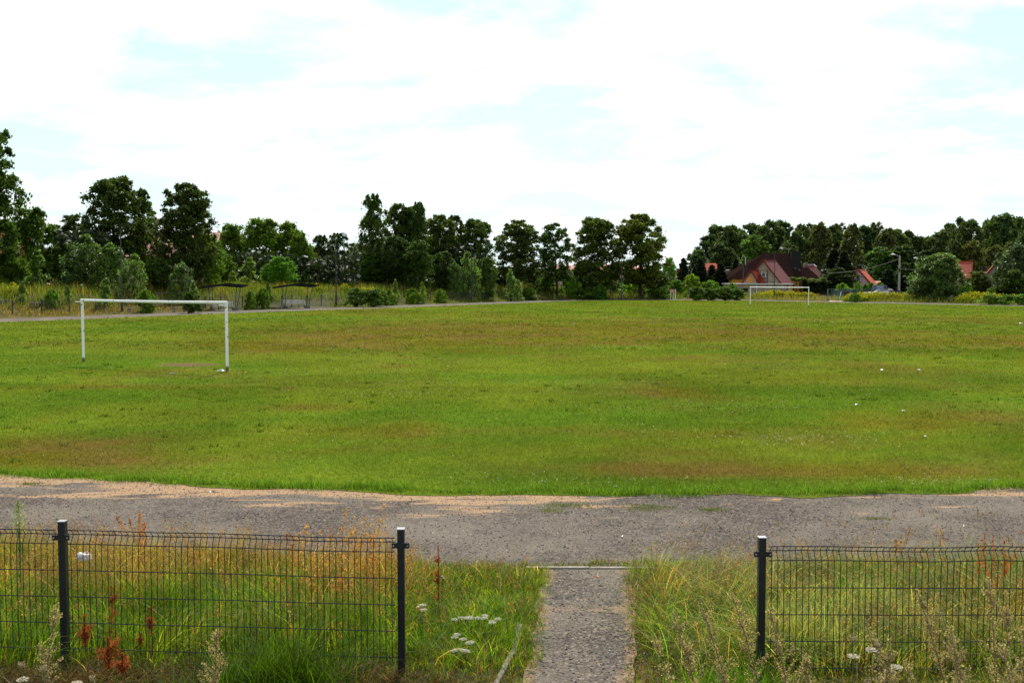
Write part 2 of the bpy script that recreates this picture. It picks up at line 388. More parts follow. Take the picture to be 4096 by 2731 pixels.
m = M('pitch_turf'); P = m.pos()
c = m.attr().outputs[0]
f1 = m.noise(9, 5, 0.7, P); f2 = m.noise(1.3, 4, 0.6, P); f3 = m.noise(45, 3, 0.7, P)
c = m.mix(0.8, c, m.ramp(f1.outputs[0], [(0.3, (0.5, 0.5, 0.45)), (0.7, (1.35, 1.35, 1.2))]).outputs[0], 'MULTIPLY')
c = m.mix(0.5, c, m.ramp(f2.outputs[0], [(0.3, (0.65, 0.7, 0.7)), (0.7, (1.3, 1.2, 1.1))]).outputs[0], 'MULTIPLY')
c = m.mix(0.7, c, m.ramp(f3.outputs[0], [(0.3, (0.45, 0.45, 0.4)), (0.7, (1.4, 1.4, 1.2))]).outputs[0], 'MULTIPLY')
sp_ = gp(*dp(430, 837))                       # worn goalmouth
sx = m.n('ShaderNodeSeparateXYZ'); m.l(P, sx.inputs[0])
ex = m.math('DIVIDE', m.math('SUBTRACT', sx.outputs[0], sp_.x), 1.25); ey = m.math('DIVIDE', m.math('SUBTRACT', sx.outputs[1], sp_.y), 0.95)
q = m.math('ADD', m.math('MULTIPLY', ex, ex), m.math('MULTIPLY', ey, ey))
q = m.math('ADD', q, m.math('MULTIPLY', m.math('SUBTRACT', m.noise(1.6, 4, 0.6, P).outputs[0], 0.5), 2.4))
c = m.mix(m.ramp(q, [(0.6, (1, 1, 1)), (1.1, (0, 0, 0))]).outputs[0], c, m.ramp(f1.outputs[0], [(0.3, (0.075, 0.050, 0.025)), (0.7, (0.16, 0.11, 0.06))]).outputs[0])
TURFM = m.fin(m.principled(c, 1.0, 0.0, normal=m.bump(f1.outputs[0], 0.7, 0.06)))
tag(npmesh('pitch_turf', V, F, TURFM, col=turf_col(V[:, 0], V[:, 1])), kind='structure')

# ------------------------------------------------------------ blade generator
def blades(P, h, wd, lean, az, col, tip=None, segs=3, face=None):
    """P (n,3) roots, h heights, wd widths, lean bend amount, az bend azimuth; triangles"""
    n = len(P); ts = np.linspace(0, 1, segs + 1)
    fa = rng.uniform(0, math.pi, n) if face is None else face
    wx, wy = np.cos(fa), np.sin(fa); lx, ly = np.cos(az), np.sin(az)
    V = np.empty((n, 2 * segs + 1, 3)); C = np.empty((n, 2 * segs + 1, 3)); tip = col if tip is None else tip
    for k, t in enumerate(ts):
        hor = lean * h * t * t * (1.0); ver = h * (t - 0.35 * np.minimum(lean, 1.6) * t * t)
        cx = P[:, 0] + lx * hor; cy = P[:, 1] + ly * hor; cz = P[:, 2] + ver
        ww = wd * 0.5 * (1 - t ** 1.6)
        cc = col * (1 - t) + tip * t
        if k < segs:
            V[:, 2 * k, 0] = cx - wx * ww; V[:, 2 * k, 1] = cy - wy * ww; V[:, 2 * k, 2] = cz
            V[:, 2 * k + 1, 0] = cx + wx * ww; V[:, 2 * k + 1, 1] = cy + wy * ww; V[:, 2 * k + 1, 2] = cz
            C[:, 2 * k] = cc; C[:, 2 * k + 1] = cc
        else:
            V[:, 2 * k, 0] = cx; V[:, 2 * k, 1] = cy; V[:, 2 * k, 2] = cz; C[:, 2 * k] = cc
    base = (np.arange(n) * (2 * segs + 1))[:, None]; T = []
    for k in range(segs):
        a = 2 * k
        if k < segs - 1: T += [[a, a + 1, a + 3], [a, a + 3, a + 2]]
        else: T += [[a, a + 1, a + 2]]
    F = np.concatenate([base + np.array(t)[None, :] for t in T])
    return V.reshape(-1, 3), F, C.reshape(-1, 3)
class Bag:
    def __init__(s): s.V = []; s.F = []; s.C = []; s.n = 0
    def add(s, V, F, C):
        s.V.append(V); s.F.append(F + s.n); s.C.append(C); s.n += len(V); return s
    def build(s, name, mat, parent=None):
        return npmesh(name, np.vstack(s.V), np.vstack(s.F), mat, parent, col=np.vstack(s.C))
def flakes(P, size, col, flat=0.35, elong=1.0):
    """one small rhombic face per point (two triangles), random facing, normals biased up"""
    n = len(P); a = rng.normal(size=(n, 3)); a[:, 2] *= flat; a /= np.linalg.norm(a, axis=1)[:, None] + 1e-9
    b = rng.normal(size=(n, 3)); b[:, 2] *= flat; b = np.cross(a, np.cross(a, b)); b /= np.linalg.norm(b, axis=1)[:, None] + 1e-9
    s = np.asarray(size)[:, None] if np.ndim(size) else size
    a = a * s * elong * 0.5; b = b * s * 0.5
    V = np.stack([P - a, P - b, P + a, P + b], 1).reshape(-1, 3)
    i = np.arange(n)[:, None] * 4
    F = np.concatenate([i + np.array([[0, 1, 2]]), i + np.array([[0, 2, 3]])])
    return V, F, np.repeat(np.broadcast_to(col, (n, 3)), 4, 0)
def pts_in(x0, x1, y0, y1, dens, wedge=0.5, pad=1.0):
    n = int((x1 - x0) * (y1 - y0) * dens); x = rng.uniform(x0, x1, n); y = rng.uniform(y0, y1, n)
    k = np.abs(x) < y * wedge + pad
    return x[k], y[k]

# turf blades: short, thinning out with distance
bag = Bag()
for (ya, yb, dens, hh, ww) in ((15, 22, 520, .045, .010), (22, 32, 210, .055, .016), (32, 50, 75, .07, .028), (50, 85, 22, .085, .06), (85, 172, 5, .10, .13)):
    W = yb * 0.5 + 1; x, y = pts_in(-W, W, ya, yb, dens)
    d = sdist(x, y, INN); k = d < 0.15 + (fbm(x / 1.1, y / 1.1, 77, 4) - 0.5) * 1.0 - 0.02
    bare = ((x - sp_.x) / 1.25) ** 2 + ((y - sp_.y) / .95) ** 2 < 1.1
    k &= ~bare; x, y, d = x[k], y[k], d[k]; n = len(x)
    c = turf_col(x, y) * rng.uniform(0.65, 1.4, (n, 1)); clump = fbm(x / 0.35, y / 0.35, 5, 2)
    h = hh * rng.uniform(0.4, 1.5, n) * (0.5 + clump) * (1 + 0.25 * (d > -0.4) * (y < 30))
    c *= (0.8 + 0.5 * clump)[:, None]
    bag.add(*blades(np.c_[x, y, np.full(n, 0.004)], h, np.full(n, ww), rng.uniform(0.2, 1.3, n), rng.uniform(0, 6.28, n), c, c * 1.15, segs=1 if ya > 30 else 2))
# scattered taller dark tufts, thickest in the dry middle
x, y = pts_in(-30, 34, 17, 85, .4); k = (sdist(x, y, INN) < -1) & (fbm(x / 6, y / 6, 101, 3) > .5); x, y = x[k], y[k]
for x0, y0 in zip(x, y):
    n = 14; s = rng.uniform(.03, .10) * (1 + y0 / 90); c = np.array([.045, .085, .010]) * rng.uniform(.6, 1.4, (n, 1))
    bag.add(*blades(np.c_[x0 + rng.normal(size=n) * s, y0 + rng.normal(size=n) * s, np.zeros(n)], rng.uniform(.06, .12, n), np.full(n, .010 + .0007 * y0), rng.uniform(.2, 1.0, n), rng.uniform(0, 6.28, n), c, segs=1))
# longer fringe tufts along the near turf edge
for k in range(300):
    x0 = rng.uniform(-11, 10); i = np.argmin(np.abs(INN[:, 0] - x0) + 1e3 * (INN[:, 1] > 30)); p = INN[i]
    if rng.random() > (0.95 if x0 < -1.5 else 0.5): continue
    q = np.array([x0, np.interp(x0, INN[INN[:, 1] < 19.5][np.argsort(INN[INN[:, 1] < 19.5][:, 0])][:, 0], INN[INN[:, 1] < 19.5][np.argsort(INN[INN[:, 1] < 19.5][:, 0])][:, 1]) + rng.normal() * 0.10 + 0.08])
    n = 80; s = rng.uniform(0.04, 0.15); big = rng.random() < .3
    P = np.c_[q[0] + rng.normal(size=n) * s * 1.6, q[1] + rng.normal(size=n) * s * 0.7, np.full(n, 0.0)]
    c = np.array([0.09, 0.17, 0.02]) * rng.uniform(0.5, 1.7, (n, 1))
    bag.add(*blades(P, rng.uniform(0.05, 0.12, n) * (1.9 if big else rng.uniform(.5, 1.1)), np.full(n, .009), rng.uniform(0.2, 1.2, n), rng.uniform(0, 6.28, n), c, c * 1.2, segs=2))
tag(bag.build('pitch_grass', GRASS), 'short mown grass of the football pitch, green with brown dry patches', 'grass', kind='stuff')
# clover and hawkbit specks in the turf
bag = Bag()
x, y = pts_in(-45, 45, 15.5, 90, 3.2); k = (sdist(x, y, INN) < -0.6) & (rng.random(len(x)) < 0.15 + 1.1 * sst(0.5, 0.72, fbm(x / 4, y / 4, 91))) & (rng.random(len(x)) < 26 / (y + 10)); x, y = x[k], y[k]
for cx, cy, rx, ry, n in ((1790, 1008, 1.1, .45, 230), (1330, 1108, 1.2, .3, 120), (2140, 1108, .5, .25, 90), (950, 905, 1.5, .5, 90), (1660, 935, 1.8, .7, 90), (1300, 800, 3, 1.5, 90), (330, 790, 3, 1, 60), (1250, 880, 3, 1.0, 80)):
    p = gp(*dp(cx, cy)); x = np.r_[x, p.x + rng.normal(size=n) * rx]; y = np.r_[y, p.y + rng.normal(size=n) * ry]
n = len(x); s = 0.012 + 0.00055 * y; s *= rng.uniform(0.7, 1.4, n)
bag.add(*flakes(np.c_[x, y, rng.uniform(0.04, .07, n)], s, np.array([0.42, 0.41, 0.28]), 0.5))
x, y = pts_in(-30, 30, 15.5, 60, 2.0); k = (sdist(x, y, INN) < -0.4) & (rng.random(len(x)) < 0.05 + 0.9 * sst(0.6, 0.75, fbm(x / 2.5, y / 2.5, 95))) & (rng.random(len(x)) < 20 / (y + 5)); x, y = x[k], y[k]; n = len(x)
bag.add(*flakes(np.c_[x, y, rng.uniform(0.05, .1, n)], 0.014 + 0.0005 * y, np.array([0.75, 0.38, 0.02]), 0.5))
tag(bag.build('clover_flowers', FLOWER), 'white clover and yellow hawkbit specks scattered through the turf', 'flowers', kind='stuff')

# ------------------------------------------------------------ path, kerbs, gravel, glass
PYK = gp(588, 569.5).y
def path_edges(y):
    t = (PYK - y)
    l = 0.43 - 0.068 * t + (fbm(y * 1.7, y * 0, 61, 3) - 0.5) * 0.12
    r = 1.31 - 0.115 * t + (fbm(y * 1.5, y * 0, 62, 3) - 0.5) * 0.14
    return l, r
ys = np.arange(2.0, PYK + 0.01, 0.1); px = np.linspace(0, 1, 24)
PX, PY = np.meshgrid(px, ys); l_, r_ = path_edges(PY); PX = l_ - .06 + (r_ - l_ + .12) * PX; PZ = hgt(PX, PY) + 0.022
l_, r_ = path_edges(PY.ravel()); e = np.minimum(PX.ravel() - l_, r_ - PX.ravel())
band = np.exp(-((PY.ravel() - gp(588, 611, .12).y) / 0.17) ** 2) * 0.65 + np.exp(-((PY.ravel() - (PYK - .1)) / 0.08) ** 2) * .4
nx, ny = len(px), len(ys); I = (np.arange(ny - 1)[:, None] * nx + np.arange(nx - 1)[None, :]).ravel()
tag(npmesh('path', np.c_[PX.ravel(), PY.ravel(), PZ], np.c_[I, I + 1, I + 1 + nx, I + nx], cinder('path_cinder', (0.100, 0.087, 0.076), (0.23, 0.16, 0.105)), extra={'drift': np.clip(0.55 - e * 4.5, 0, 1) + band}), kind='structure')
EDGM = mat_simple('weathered_edging', (0.17, 0.145, 0.11), 0.95, 0.1, var=0.5, scale=9, bump=0.5)
CONC = mat_simple('concrete', (0.26, 0.23, 0.19), 0.9, 0.2, var=0.4, scale=12, bump=0.4)
mb = MB()
for x0, x1 in ((0.16, 0.86), (0.875, 1.58)): mb.box(x0, x1, PYK - 0.01, PYK + 0.05, -0.1, 0.035 + rng.uniform(-.004, .004))
tag(mb.build('kerb', CONC, bevel=0.008), 'narrow concrete kerb stone between the path end and the running track', 'kerb')
mb = MB(); ya = 9.1
pe = [(0.07, 9.2), (0.0, 8.3), (-0.13, 7.5), (-0.22, 6.8), (-.28, 6.0)]
for (xa, ya), (xb, yb) in zip(pe[:-1], pe[1:]):
    mb.bar((xa, ya, h1(xa, ya) + rng.uniform(-.03, -.012)), (xb, yb - .03, h1(xb, yb) + rng.uniform(-.03, -.012)), 0.042, 0.12)
tag(mb.build('edging_stone', EDGM, bevel=0.01), 'half buried concrete edging left of the path, in the grass', 'kerb')

def stones(P, s, col):
    n = len(P); dirs = np.array([[1, 0, 0], [0, 1, 0], [-1, 0, 0], [0, -1, 0], [0, 0, .75], [0, 0, -.5]], float)
    V = P[:, None, :] + dirs[None] * s[:, None, None] * rng.uniform(0.6, 1.2, (n, 6, 1))
    a = rng.uniform(0, 6.28, n); T = [[0, 1, 4], [1, 2, 4], [2, 3, 4], [3, 0, 4], [1, 0, 5], [2, 1, 5], [3, 2, 5], [0, 3, 5]]
    F = np.concatenate([np.arange(n)[:, None] * 6 + np.array(t)[None] for t in T])
    return V.reshape(-1, 3), F, np.repeat(col, 6, 0)
m = M('grit'); GRIT = m.fin(m.principled(m.attr().outputs[0], 0.75, 0.4))
x, y = pts_in(-9, 9, 10.8, 17.6, 420); d = sdist(x, y, INN); k = (d > -0.05) & (d < TW + .2); x, y = x[k], y[k]
n0 = int(1.9 * 6 * 700); x2 = rng.uniform(-0.3, 1.6, n0); y2 = rng.uniform(6, PYK - .03, n0); l_, r_ = path_edges(y2); k = (x2 > l_ - .05) & (x2 < r_ + .05)
x2, y2 = x2[k], y2[k]; z2 = hgt(x2, y2) + 0.024; P = np.r_[np.c_[x, y, np.zeros(len(x))], np.c_[x2, y2, z2]]; n = len(P)
g = .85 * rng.choice([0.045, 0.07, 0.11, 0.18, 0.28], n, p=[.22, .3, .26, .15, .07]); c = g[:, None] * np.array([1.05, .98, .95]) * rng.uniform(.8, 1.2, (n, 1))
bag = Bag(); bag.add(*stones(P, np.clip(rng.gamma(3.0, .0019, n), .003, .018), c))
tag(bag.build('grit', GRIT), 'loose cinder grit and pebbles on the running track and path', 'gravel', kind='stuff')
m = M('broken_glass'); GLS = m.fin(m.principled((0.75, 0.8, 0.78), 0.15, 1.0))
x, y = pts_in(-9, 9, 11, 17, 26); d = sdist(x, y, INN); k = (d > 0) & (d < TW) & (rng.random(len(x)) < 0.25 + 0.75 * np.exp(-((x - 1) / 3.0) ** 2)); x, y = x[k], y[k]
x2 = rng.uniform(0.3, 1.4, 90); y2 = rng.uniform(6.5, PYK - .1, 90); P = np.r_[np.c_[x, y, np.full(len(x), .012)], np.c_[x2, y2, hgt(x2, y2) + .034]]
bag = Bag(); bag.add(*flakes(P, rng.uniform(.004, .013, len(P)), np.array([.8, .8, .8]), 0.6))
tag(bag.build('glass_shards', GLS), 'tiny glinting glass shards strewn over the track', 'glass', kind='stuff')
MOSS = Bag()
for (a, b, rx, ry, n) in ((1300, 1160, .22, .10, 500), (1490, 1165, .2, .12, 500), (1635, 1170, .10, .05, 250), (70, 1110, .12, .05, 200), (2010, 1190, .14, .03, 150), (1265, 1172, .12, .06, 200)):
    p = gp(*dp(a, b)); P = np.c_[p.x + rng.normal(size=n) * rx, p.y + rng.normal(size=n) * ry, np.zeros(n)]; c = np.array([.09, .12, .015]) * rng.uniform(.6, 1.5, (n, 1))
    MOSS.add(*blades(P, rng.uniform(.02, .05, n), np.full(n, .008), rng.uniform(.3, 1.3, n), rng.uniform(0, 6.28, n), c, segs=1))
tag(MOSS.build('track_weeds', GRASS), 'small moss and grass tufts sprouting on the cinder track', 'weeds', kind='stuff')
# ------------------------------------------------------------ foreground fence
STEEL = mat_simple('anthracite_steel', (0.018, 0.020, 0.024), 0.38, 0.5, 0.3, var=0.35, scale=20)
WIRE = mat_simple('dark_wire', (0.022, 0.024, 0.028), 0.4, 0.4, 0.2, var=0.2, scale=30)
BOLT = mat_simple('bolt_metal', (0.55, 0.5, 0.45), 0.4, 0.6, 0.7)
FZ = lambda v, Y: at(0, v, Y).z
ptop = [at(-280, 517, 7.97), at(62.5, 523.3, 7.88), at(401, 531, 7.8), at(762, 539.5, 7.68), at(1107, 541, 7.68)]
plab = ['dark fence post out at the left end of the leftmost mesh panel', 'leftmost dark steel fence post in the picture, with a clamp and a cap coloured pale as if reflecting sky',
        'dark steel fence post just left of the path opening', 'dark steel fence post just right of the path opening', 'dark fence post at the right end of the right hand mesh panel']
def fence_post(p, lab):
    g = h1(p.x, p.y) - 0.05
    t = empty('fence_post', (p.x, p.y, g), lab, 'fence post', 'dark steel posts of the near mesh fence'); H = p.z + 0.02 - g
    MB().box(-.026, .026, -.03, .03, 0, H).build('post', STEEL, t, bevel=.003)
    MB().box(-.029, .029, -.033, .033, H + .0005, H + .006).build('cap', mat_cap_skylit, t)
    z = H - 0.115; cl = MB().box(-.066, .066, -.040, -.034, z - .02, z + .02).box(-.034, -.029, -.034, .036, z - .02, z + .02).box(.029, .034, -.034, .036, z - .02, z + .02).build('clamp', STEEL, t)
    for sx in (-.052, .052): MB().tube([(sx, -.049, z), (sx, -.041, z)], .006, 8).build('bolt', BOLT, cl)
mat_cap_skylit = mat_simple('post_cap_skylit', (0.30, 0.30, 0.32), 0.35, 0.5)  # dark steel cap coloured pale to stand in for reflected sky
for p, l in zip(ptop, plab): fence_post(p, l)
def panel(a, b, lab, sag):
    """wire mesh panel from post top a to post top b"""
    d = b - a; Ln = d.length; ux = d.normalized(); t = empty('wire_mesh_fence', (a.x, a.y, a.z - 1.0), lab, 'fence panel', 'wire mesh panels of the near fence')
    rows = [(0.0, 0.0), (-.042, .05), (-.103, 0), (-.303, 0), (-.503, 0), (-.703, 0), (-.903, 0)]
    def P(s, z, y):
        q = a + ux * s; wob = sag(s / Ln) * (1 if z > -.12 else .35)
        return (q.x - t.location.x, q.y - t.location.y + y + .004 * math.sin(s * 3 + z * 5), q.z - t.location.z + z - .012 + wob)
    mb = MB(); n = int(Ln / .0475); e = .045
    sr = [e + (Ln - 2 * e) * k / 24 for k in range(25)]
    for z, y in rows: mb.tube([P(s, z, y - .0035) for s in sr], .0038, 5)
    mb.build('horizontal_wires', WIRE, t); mb = MB()
    for k in range(n):
        s = e + (Ln - 2 * e) * (k + .5) / n
        mb.tube([P(s, z, y + .001) for z, y in rows + [(-.935, 0)]], .0031, 5)
    mb.build('vertical_wires', WIRE, t)
off = Vector((0, -.02, -.03))
panel(ptop[0] + off, ptop[1] + off, 'wire mesh fence panel cut off by the left edge of the photo', lambda t: 0)
panel(ptop[1] + off, ptop[2] + off, 'wire mesh fence panel between the leftmost post and the path opening', lambda t: -.008 * sst(.68, .73, t) * (1 - sst(.85, 1, t)) + .002 * math.sin(t * 17))
panel(ptop[3] + off, ptop[4] + off, 'wire mesh fence panel to the right of the path opening', lambda t: .008 * math.exp(-((t - .67) / .08) ** 2) + .003 * math.sin(t * 11))

# ------------------------------------------------------------ tall grass of the near banks
def excl(x, y, m=0.0):
    l_, r_ = path_edges(y); return (x > l_ + m) & (x < r_ - m) & (y < PYK + .05)
GREEN = np.array([0.056, 0.122, 0.007]); YEL = np.array([0.145, 0.18, 0.014]); TAN = np.array([0.27, 0.18, 0.075]); RUST = np.array([0.30, 0.115, 0.035]); PALE = np.array([0.26, 0.29, 0.12]); THATCH = np.array([0.15, 0.085, 0.035])
def bank(x0, x1, y0, y1, dens, kind):
    x, y = pts_in(x0, x1, y0, y1, dens, 0.5, 0.8); d = sdist(x, y, OUTC)
    edge = (fbm(x / .8, y / .8, 15, 3) - .5) * 1.0
    k = (d > 0.05 + edge * .9) & ~excl(x, y, 0.02 + 0.0); x, y, d = x[k], y[k], d[k]
    cl = fbm(x / .38, y / .38, 25, 3); zn = fbm(x / 1.3, y / 1.3, 35, 3); n = len(x)
    k = rng.random(n) < 0.45 + 1.1 * (cl - .3); x, y, d, cl, zn = x[k], y[k], d[k], cl[k], zn[k]; n = len(x)
    l_, r_ = path_edges(y); near_path = np.minimum(np.abs(x - l_), np.abs(x - r_))
    short = sst(-.1, 0.35, near_path) * sst(-.1, .5, d)
    if kind == 'L':
        z1 = sst(-1.2, -.6, x)      # right of the middle post: shorter and lusher
        h = (0.22 + .26 * cl) * (1 - .45 * z1); dry = sst(9.2, 11.3, y + (zn - .5) * 2.5) * .6 + .45 * sst(.42, .6, zn)
        dry = dry * (1 - .5 * z1); col = GREEN
    else:
        h = .22 + .30 * cl; dry = .28 + .5 * sst(.45, .65, zn) ; col = GREEN * np.array([.95, 1.0, 1.6])
    h = h * (0.35 + .65 * short) * rng.uniform(.5, 1.35, n)
    u = rng.random((n, 1)); dry = np.clip(dry, 0, .95)[:, None]
    third = np.where(rng.random((n, 1)) < (.5 if kind == 'L' else .35), YEL, PALE if kind == 'R' else YEL)
    lit = np.exp(rng.normal(size=(n, 1)) * .42) * (.55 + .9 * fbm(x / .22, y / .22, 27, 2))[:, None]
    c = np.where(u < dry * .75, np.where(rng.random((n, 1)) < .4, TAN, THATCH), np.where(u < dry * .75 + .22, third, col)) * lit
    az = np.where(rng.random(n) < .5, rng.uniform(0, 6.28, n), fbm(x / .6, y / .6, 45, 2) * 12)
    if kind == 'R': lean = rng.gamma(3.2, .30, n)
    else: lean = rng.gamma(2.4, .32, n)
    P = np.c_[x, y, hgt(x, y) - .01]
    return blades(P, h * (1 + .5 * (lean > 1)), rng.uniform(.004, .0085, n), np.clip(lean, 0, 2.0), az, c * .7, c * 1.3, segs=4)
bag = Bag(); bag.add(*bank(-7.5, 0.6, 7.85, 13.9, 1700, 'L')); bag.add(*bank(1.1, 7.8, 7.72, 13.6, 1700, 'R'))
# ground-hugging under layer
x, y = pts_in(-7.5, 7.6, 6.6, 13.6, 1500, .5, .8); d = sdist(x, y, OUTC); k = (d > -.15 + (fbm(x / .5, y / .5, 16, 3) - .5) * .8) & ~excl(x, y, .0); x, y = x[k], y[k]; n = len(x)
c = np.where(rng.random((n, 1)) < .4, THATCH, np.where(rng.random((n, 1)) < .5, GREEN, YEL)) * rng.uniform(.5, 1.3, (n, 1))
bag.add(*blades(np.c_[x, y, hgt(x, y) - .005], rng.uniform(.03, .12, n), rng.uniform(.006, .012, n), rng.uniform(.3, 1.8, n), rng.uniform(0, 6.28, n), c, segs=2))
# sparse dry stubble at the track edge
tag(bag.build('bank_grass', BLADE), 'rough green and dry grass on the banks beside the path', 'grass', kind='stuff')
# lying thatch in front of the fence
bag = Bag()
x, y = pts_in(-5.2, 0.0, 5.9, 7.75, 3000, .5, .5); n = len(x); zt = fbm(x / .5, y / .5, 65, 3)
c = np.where(rng.random((n, 1)) < .55, THATCH, np.where(rng.random((n, 1)) < .5, GREEN * .8, TAN)) * np.exp(rng.normal(size=(n, 1)) * .6) * .5
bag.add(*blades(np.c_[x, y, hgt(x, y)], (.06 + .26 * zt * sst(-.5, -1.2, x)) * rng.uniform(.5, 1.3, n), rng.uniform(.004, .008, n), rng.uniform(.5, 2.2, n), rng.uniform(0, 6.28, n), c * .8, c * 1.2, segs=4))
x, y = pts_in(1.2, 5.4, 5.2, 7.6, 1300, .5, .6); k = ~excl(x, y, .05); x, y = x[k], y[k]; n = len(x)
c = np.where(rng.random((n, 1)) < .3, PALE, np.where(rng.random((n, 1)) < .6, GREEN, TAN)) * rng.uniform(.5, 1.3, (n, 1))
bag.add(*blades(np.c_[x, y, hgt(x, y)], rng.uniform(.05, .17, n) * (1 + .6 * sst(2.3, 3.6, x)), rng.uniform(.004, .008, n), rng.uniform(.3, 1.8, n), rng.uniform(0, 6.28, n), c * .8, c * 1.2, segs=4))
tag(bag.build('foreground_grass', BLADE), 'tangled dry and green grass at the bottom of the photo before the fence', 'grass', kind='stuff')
# seed heads
def plume(bag, roots, H, az, lean, colstem, colhead, headlen=.28, spread=.03, nf=26, fs=.010, sw=.0028):
    n = len(roots); bag.add(*blades(roots, H, np.full(n, sw), lean, az, np.broadcast_to(colstem, (n, 3)) * 1.0, segs=4))
    t = 1 - headlen * rng.random((n, nf)) ** 1.0
    hor = lean[:, None] * H[:, None] * t * t; ver = H[:, None] * (t - .35 * np.minimum(lean, 1.6)[:, None] * t * t)
    sc = spread * np.sin(np.clip((1 - t) / headlen, 0.05, 1) * 2.6) [..., None]
    P = np.stack([roots[:, 0, None] + np.cos(az)[:, None] * hor, roots[:, 1, None] + np.sin(az)[:, None] * hor, roots[:, 2, None] + ver], -1) + rng.normal(size=(n, nf, 3)) * sc * np.array([1, 1, .5])
    c = np.broadcast_to(colhead, (n, nf, 3)) * rng.uniform(.6, 1.4, (n, nf, 1))
    bag.add(*flakes(P.reshape(-1, 3), fs * rng.uniform(.5, 1.3, n * nf), c.reshape(-1, 3), 1.6, 2.2))
bag = Bag()
def seedfield(x0, x1, y0, y1, dens, Hm, cols, thr=.4, **k):
    x, y = pts_in(x0, x1, y0, y1, dens); d = sdist(x, y, OUTC); q = (d > .0) & ~excl(x, y, -.12) & (fbm(x / .7, y / .7, 85, 3) > thr); x, y = x[q], y[q]; n = len(x)
    c = np.array(cols)[rng.integers(0, len(cols), n)]
    hd = c[:, None, :]
    plume(bag, np.c_[x, y, hgt(x, y)], Hm * rng.uniform(.65, 1.25, n), rng.uniform(0, 6.28, n), rng.gamma(2, .12, n), np.array([.20, .16, .05]), hd, **k)
ORG = [(.36, .17, .065), (.33, .21, .10), (.38, .24, .12), (.26, .12, .05)]
seedfield(-7, -1.0, 9.6, 12.6, 60, .42, ORG, .38, headlen=.35, spread=.022, nf=22, fs=.009)
seedfield(-7, -.6, 7.9, 9.8, 16, .45, ORG, .45, headlen=.35, spread=.022, nf=22, fs=.009)
seedfield(-.7, .35, 8.6, 11.4, 26, .30, ORG, .4, headlen=.3, spread=.016, nf=18, fs=.008)
seedfield(1.4, 4.6, 7.8, 11.8, 46, .40, [(.36, .24, .12), (.30, .24, .12), (.34, .18, .08)], .4, headlen=.32, spread=.016, nf=20, fs=.009)
seedfield(1.9, 7.0, 9.8, 12.4, 14, .62, [(.28, .13, .05), (.2, .12, .05)], .42, headlen=.13, spread=.007, nf=16, fs=.009)
tag(bag.build('grass_seed_heads', GRASS), 'hazy orange and straw grass seed heads above the bank grass', 'grass', kind='stuff')

# individual foreground plants
def plant_root(name, p, lab, cat, grp): return empty(name, tuple(p), lab, cat, grp)
def tussock(u, vtop, Y, n, cols, lab, sp=.10, grass=True, **k):
    X = at(u, vtop, Y); g = h1(X.x, Y); H = X.z - g; r = plant_root('grass_tussock', (X.x, Y, g), lab, 'grass clump', 'tall seeding grass clumps on the near banks')
    b = Bag(); P = np.c_[rng.normal(size=n) * sp, rng.normal(size=n) * sp * .7, np.zeros(n)]
    c = np.array(cols)[rng.integers(0, len(cols), n)][:, None, :]
    plume(b, P, H * rng.uniform(.68, 1.0, n) * 1.03, rng.uniform(0, 6.28, n), rng.gamma(2, .07, n), np.array([.22, .13, .04]), c, **k)
    b.build('seed_plumes', GRASS, r)
    if grass:
        m = n * 6; b = Bag(); P = np.c_[rng.normal(size=m) * sp, rng.normal(size=m) * sp * .7, np.zeros(m)]; c = GREEN * rng.uniform(.5, 1.4, (m, 1))
        b.add(*blades(P, H * rng.uniform(.25, .7, m), np.full(m, .007), rng.gamma(2.2, .2, m), rng.uniform(0, 6.28, m), c * .8, c * 1.2, segs=4)); b.build('leaf_blades', BLADE, r)
pk = dict(headlen=.30, spread=.030, nf=75, fs=.011)
PLU = [(.46, .24, .08), (.50, .30, .11), (.42, .18, .06)]
tussock(311, 517, 8.9, 9, PLU, 'orange plumed grass clump left of a thinner plume behind the left panel', **pk)
tussock(341, 515, 8.8, 6, PLU, 'small orange plumed grass clump, middle one behind the left fence panel', sp=.06, **pk)
tussock(365, 511, 8.8, 13, PLU, 'thickest orange plumed grass clump, just left of the post beside the path', sp=.12, **pk)
tussock(374, 493, 8.9, 4, PLU, 'tallest slender golden grass stem, reaching furthest up over the track', sp=.02, grass=False, **pk)
tussock(142, 495, 9.3, 6, [(.34, .13, .05)], 'tall rusty sedge stems standing out over the track right of the leftmost post', sp=.05, headlen=.25, spread=.012, nf=50, fs=.012)
tussock(172, 518, 9.3, 34, [(.30, .2, .08), (.36, .2, .08)], 'wide dark green grass clump behind the middle of the left fence panel', sp=.26, headlen=.3, spread=.02, nf=20, fs=.009)
tussock(90, 522, 9.5, 10, ORG, 'thin orange grass clump right behind the leftmost post', sp=.10, **pk)
tussock(908, 527, 10.6, 5, [(.30, .13, .06)], 'upright brown grass spikes left of centre over the right fence panel', sp=.08, headlen=.25, spread=.010, nf=40, fs=.011)
tussock(988, 529, 9.3, 12, [(.34, .12, .05)], 'reddish brown spiky grass clump behind the right end of the right panel', sp=.08, headlen=.4, spread=.012, nf=60, fs=.012)
tussock(943, 512, 10.9, 2, [(.36, .2, .1)], 'single nodding straw grass ear above the right fence panel', sp=.02, grass=False, headlen=.16, spread=.007, nf=40, fs=.011)
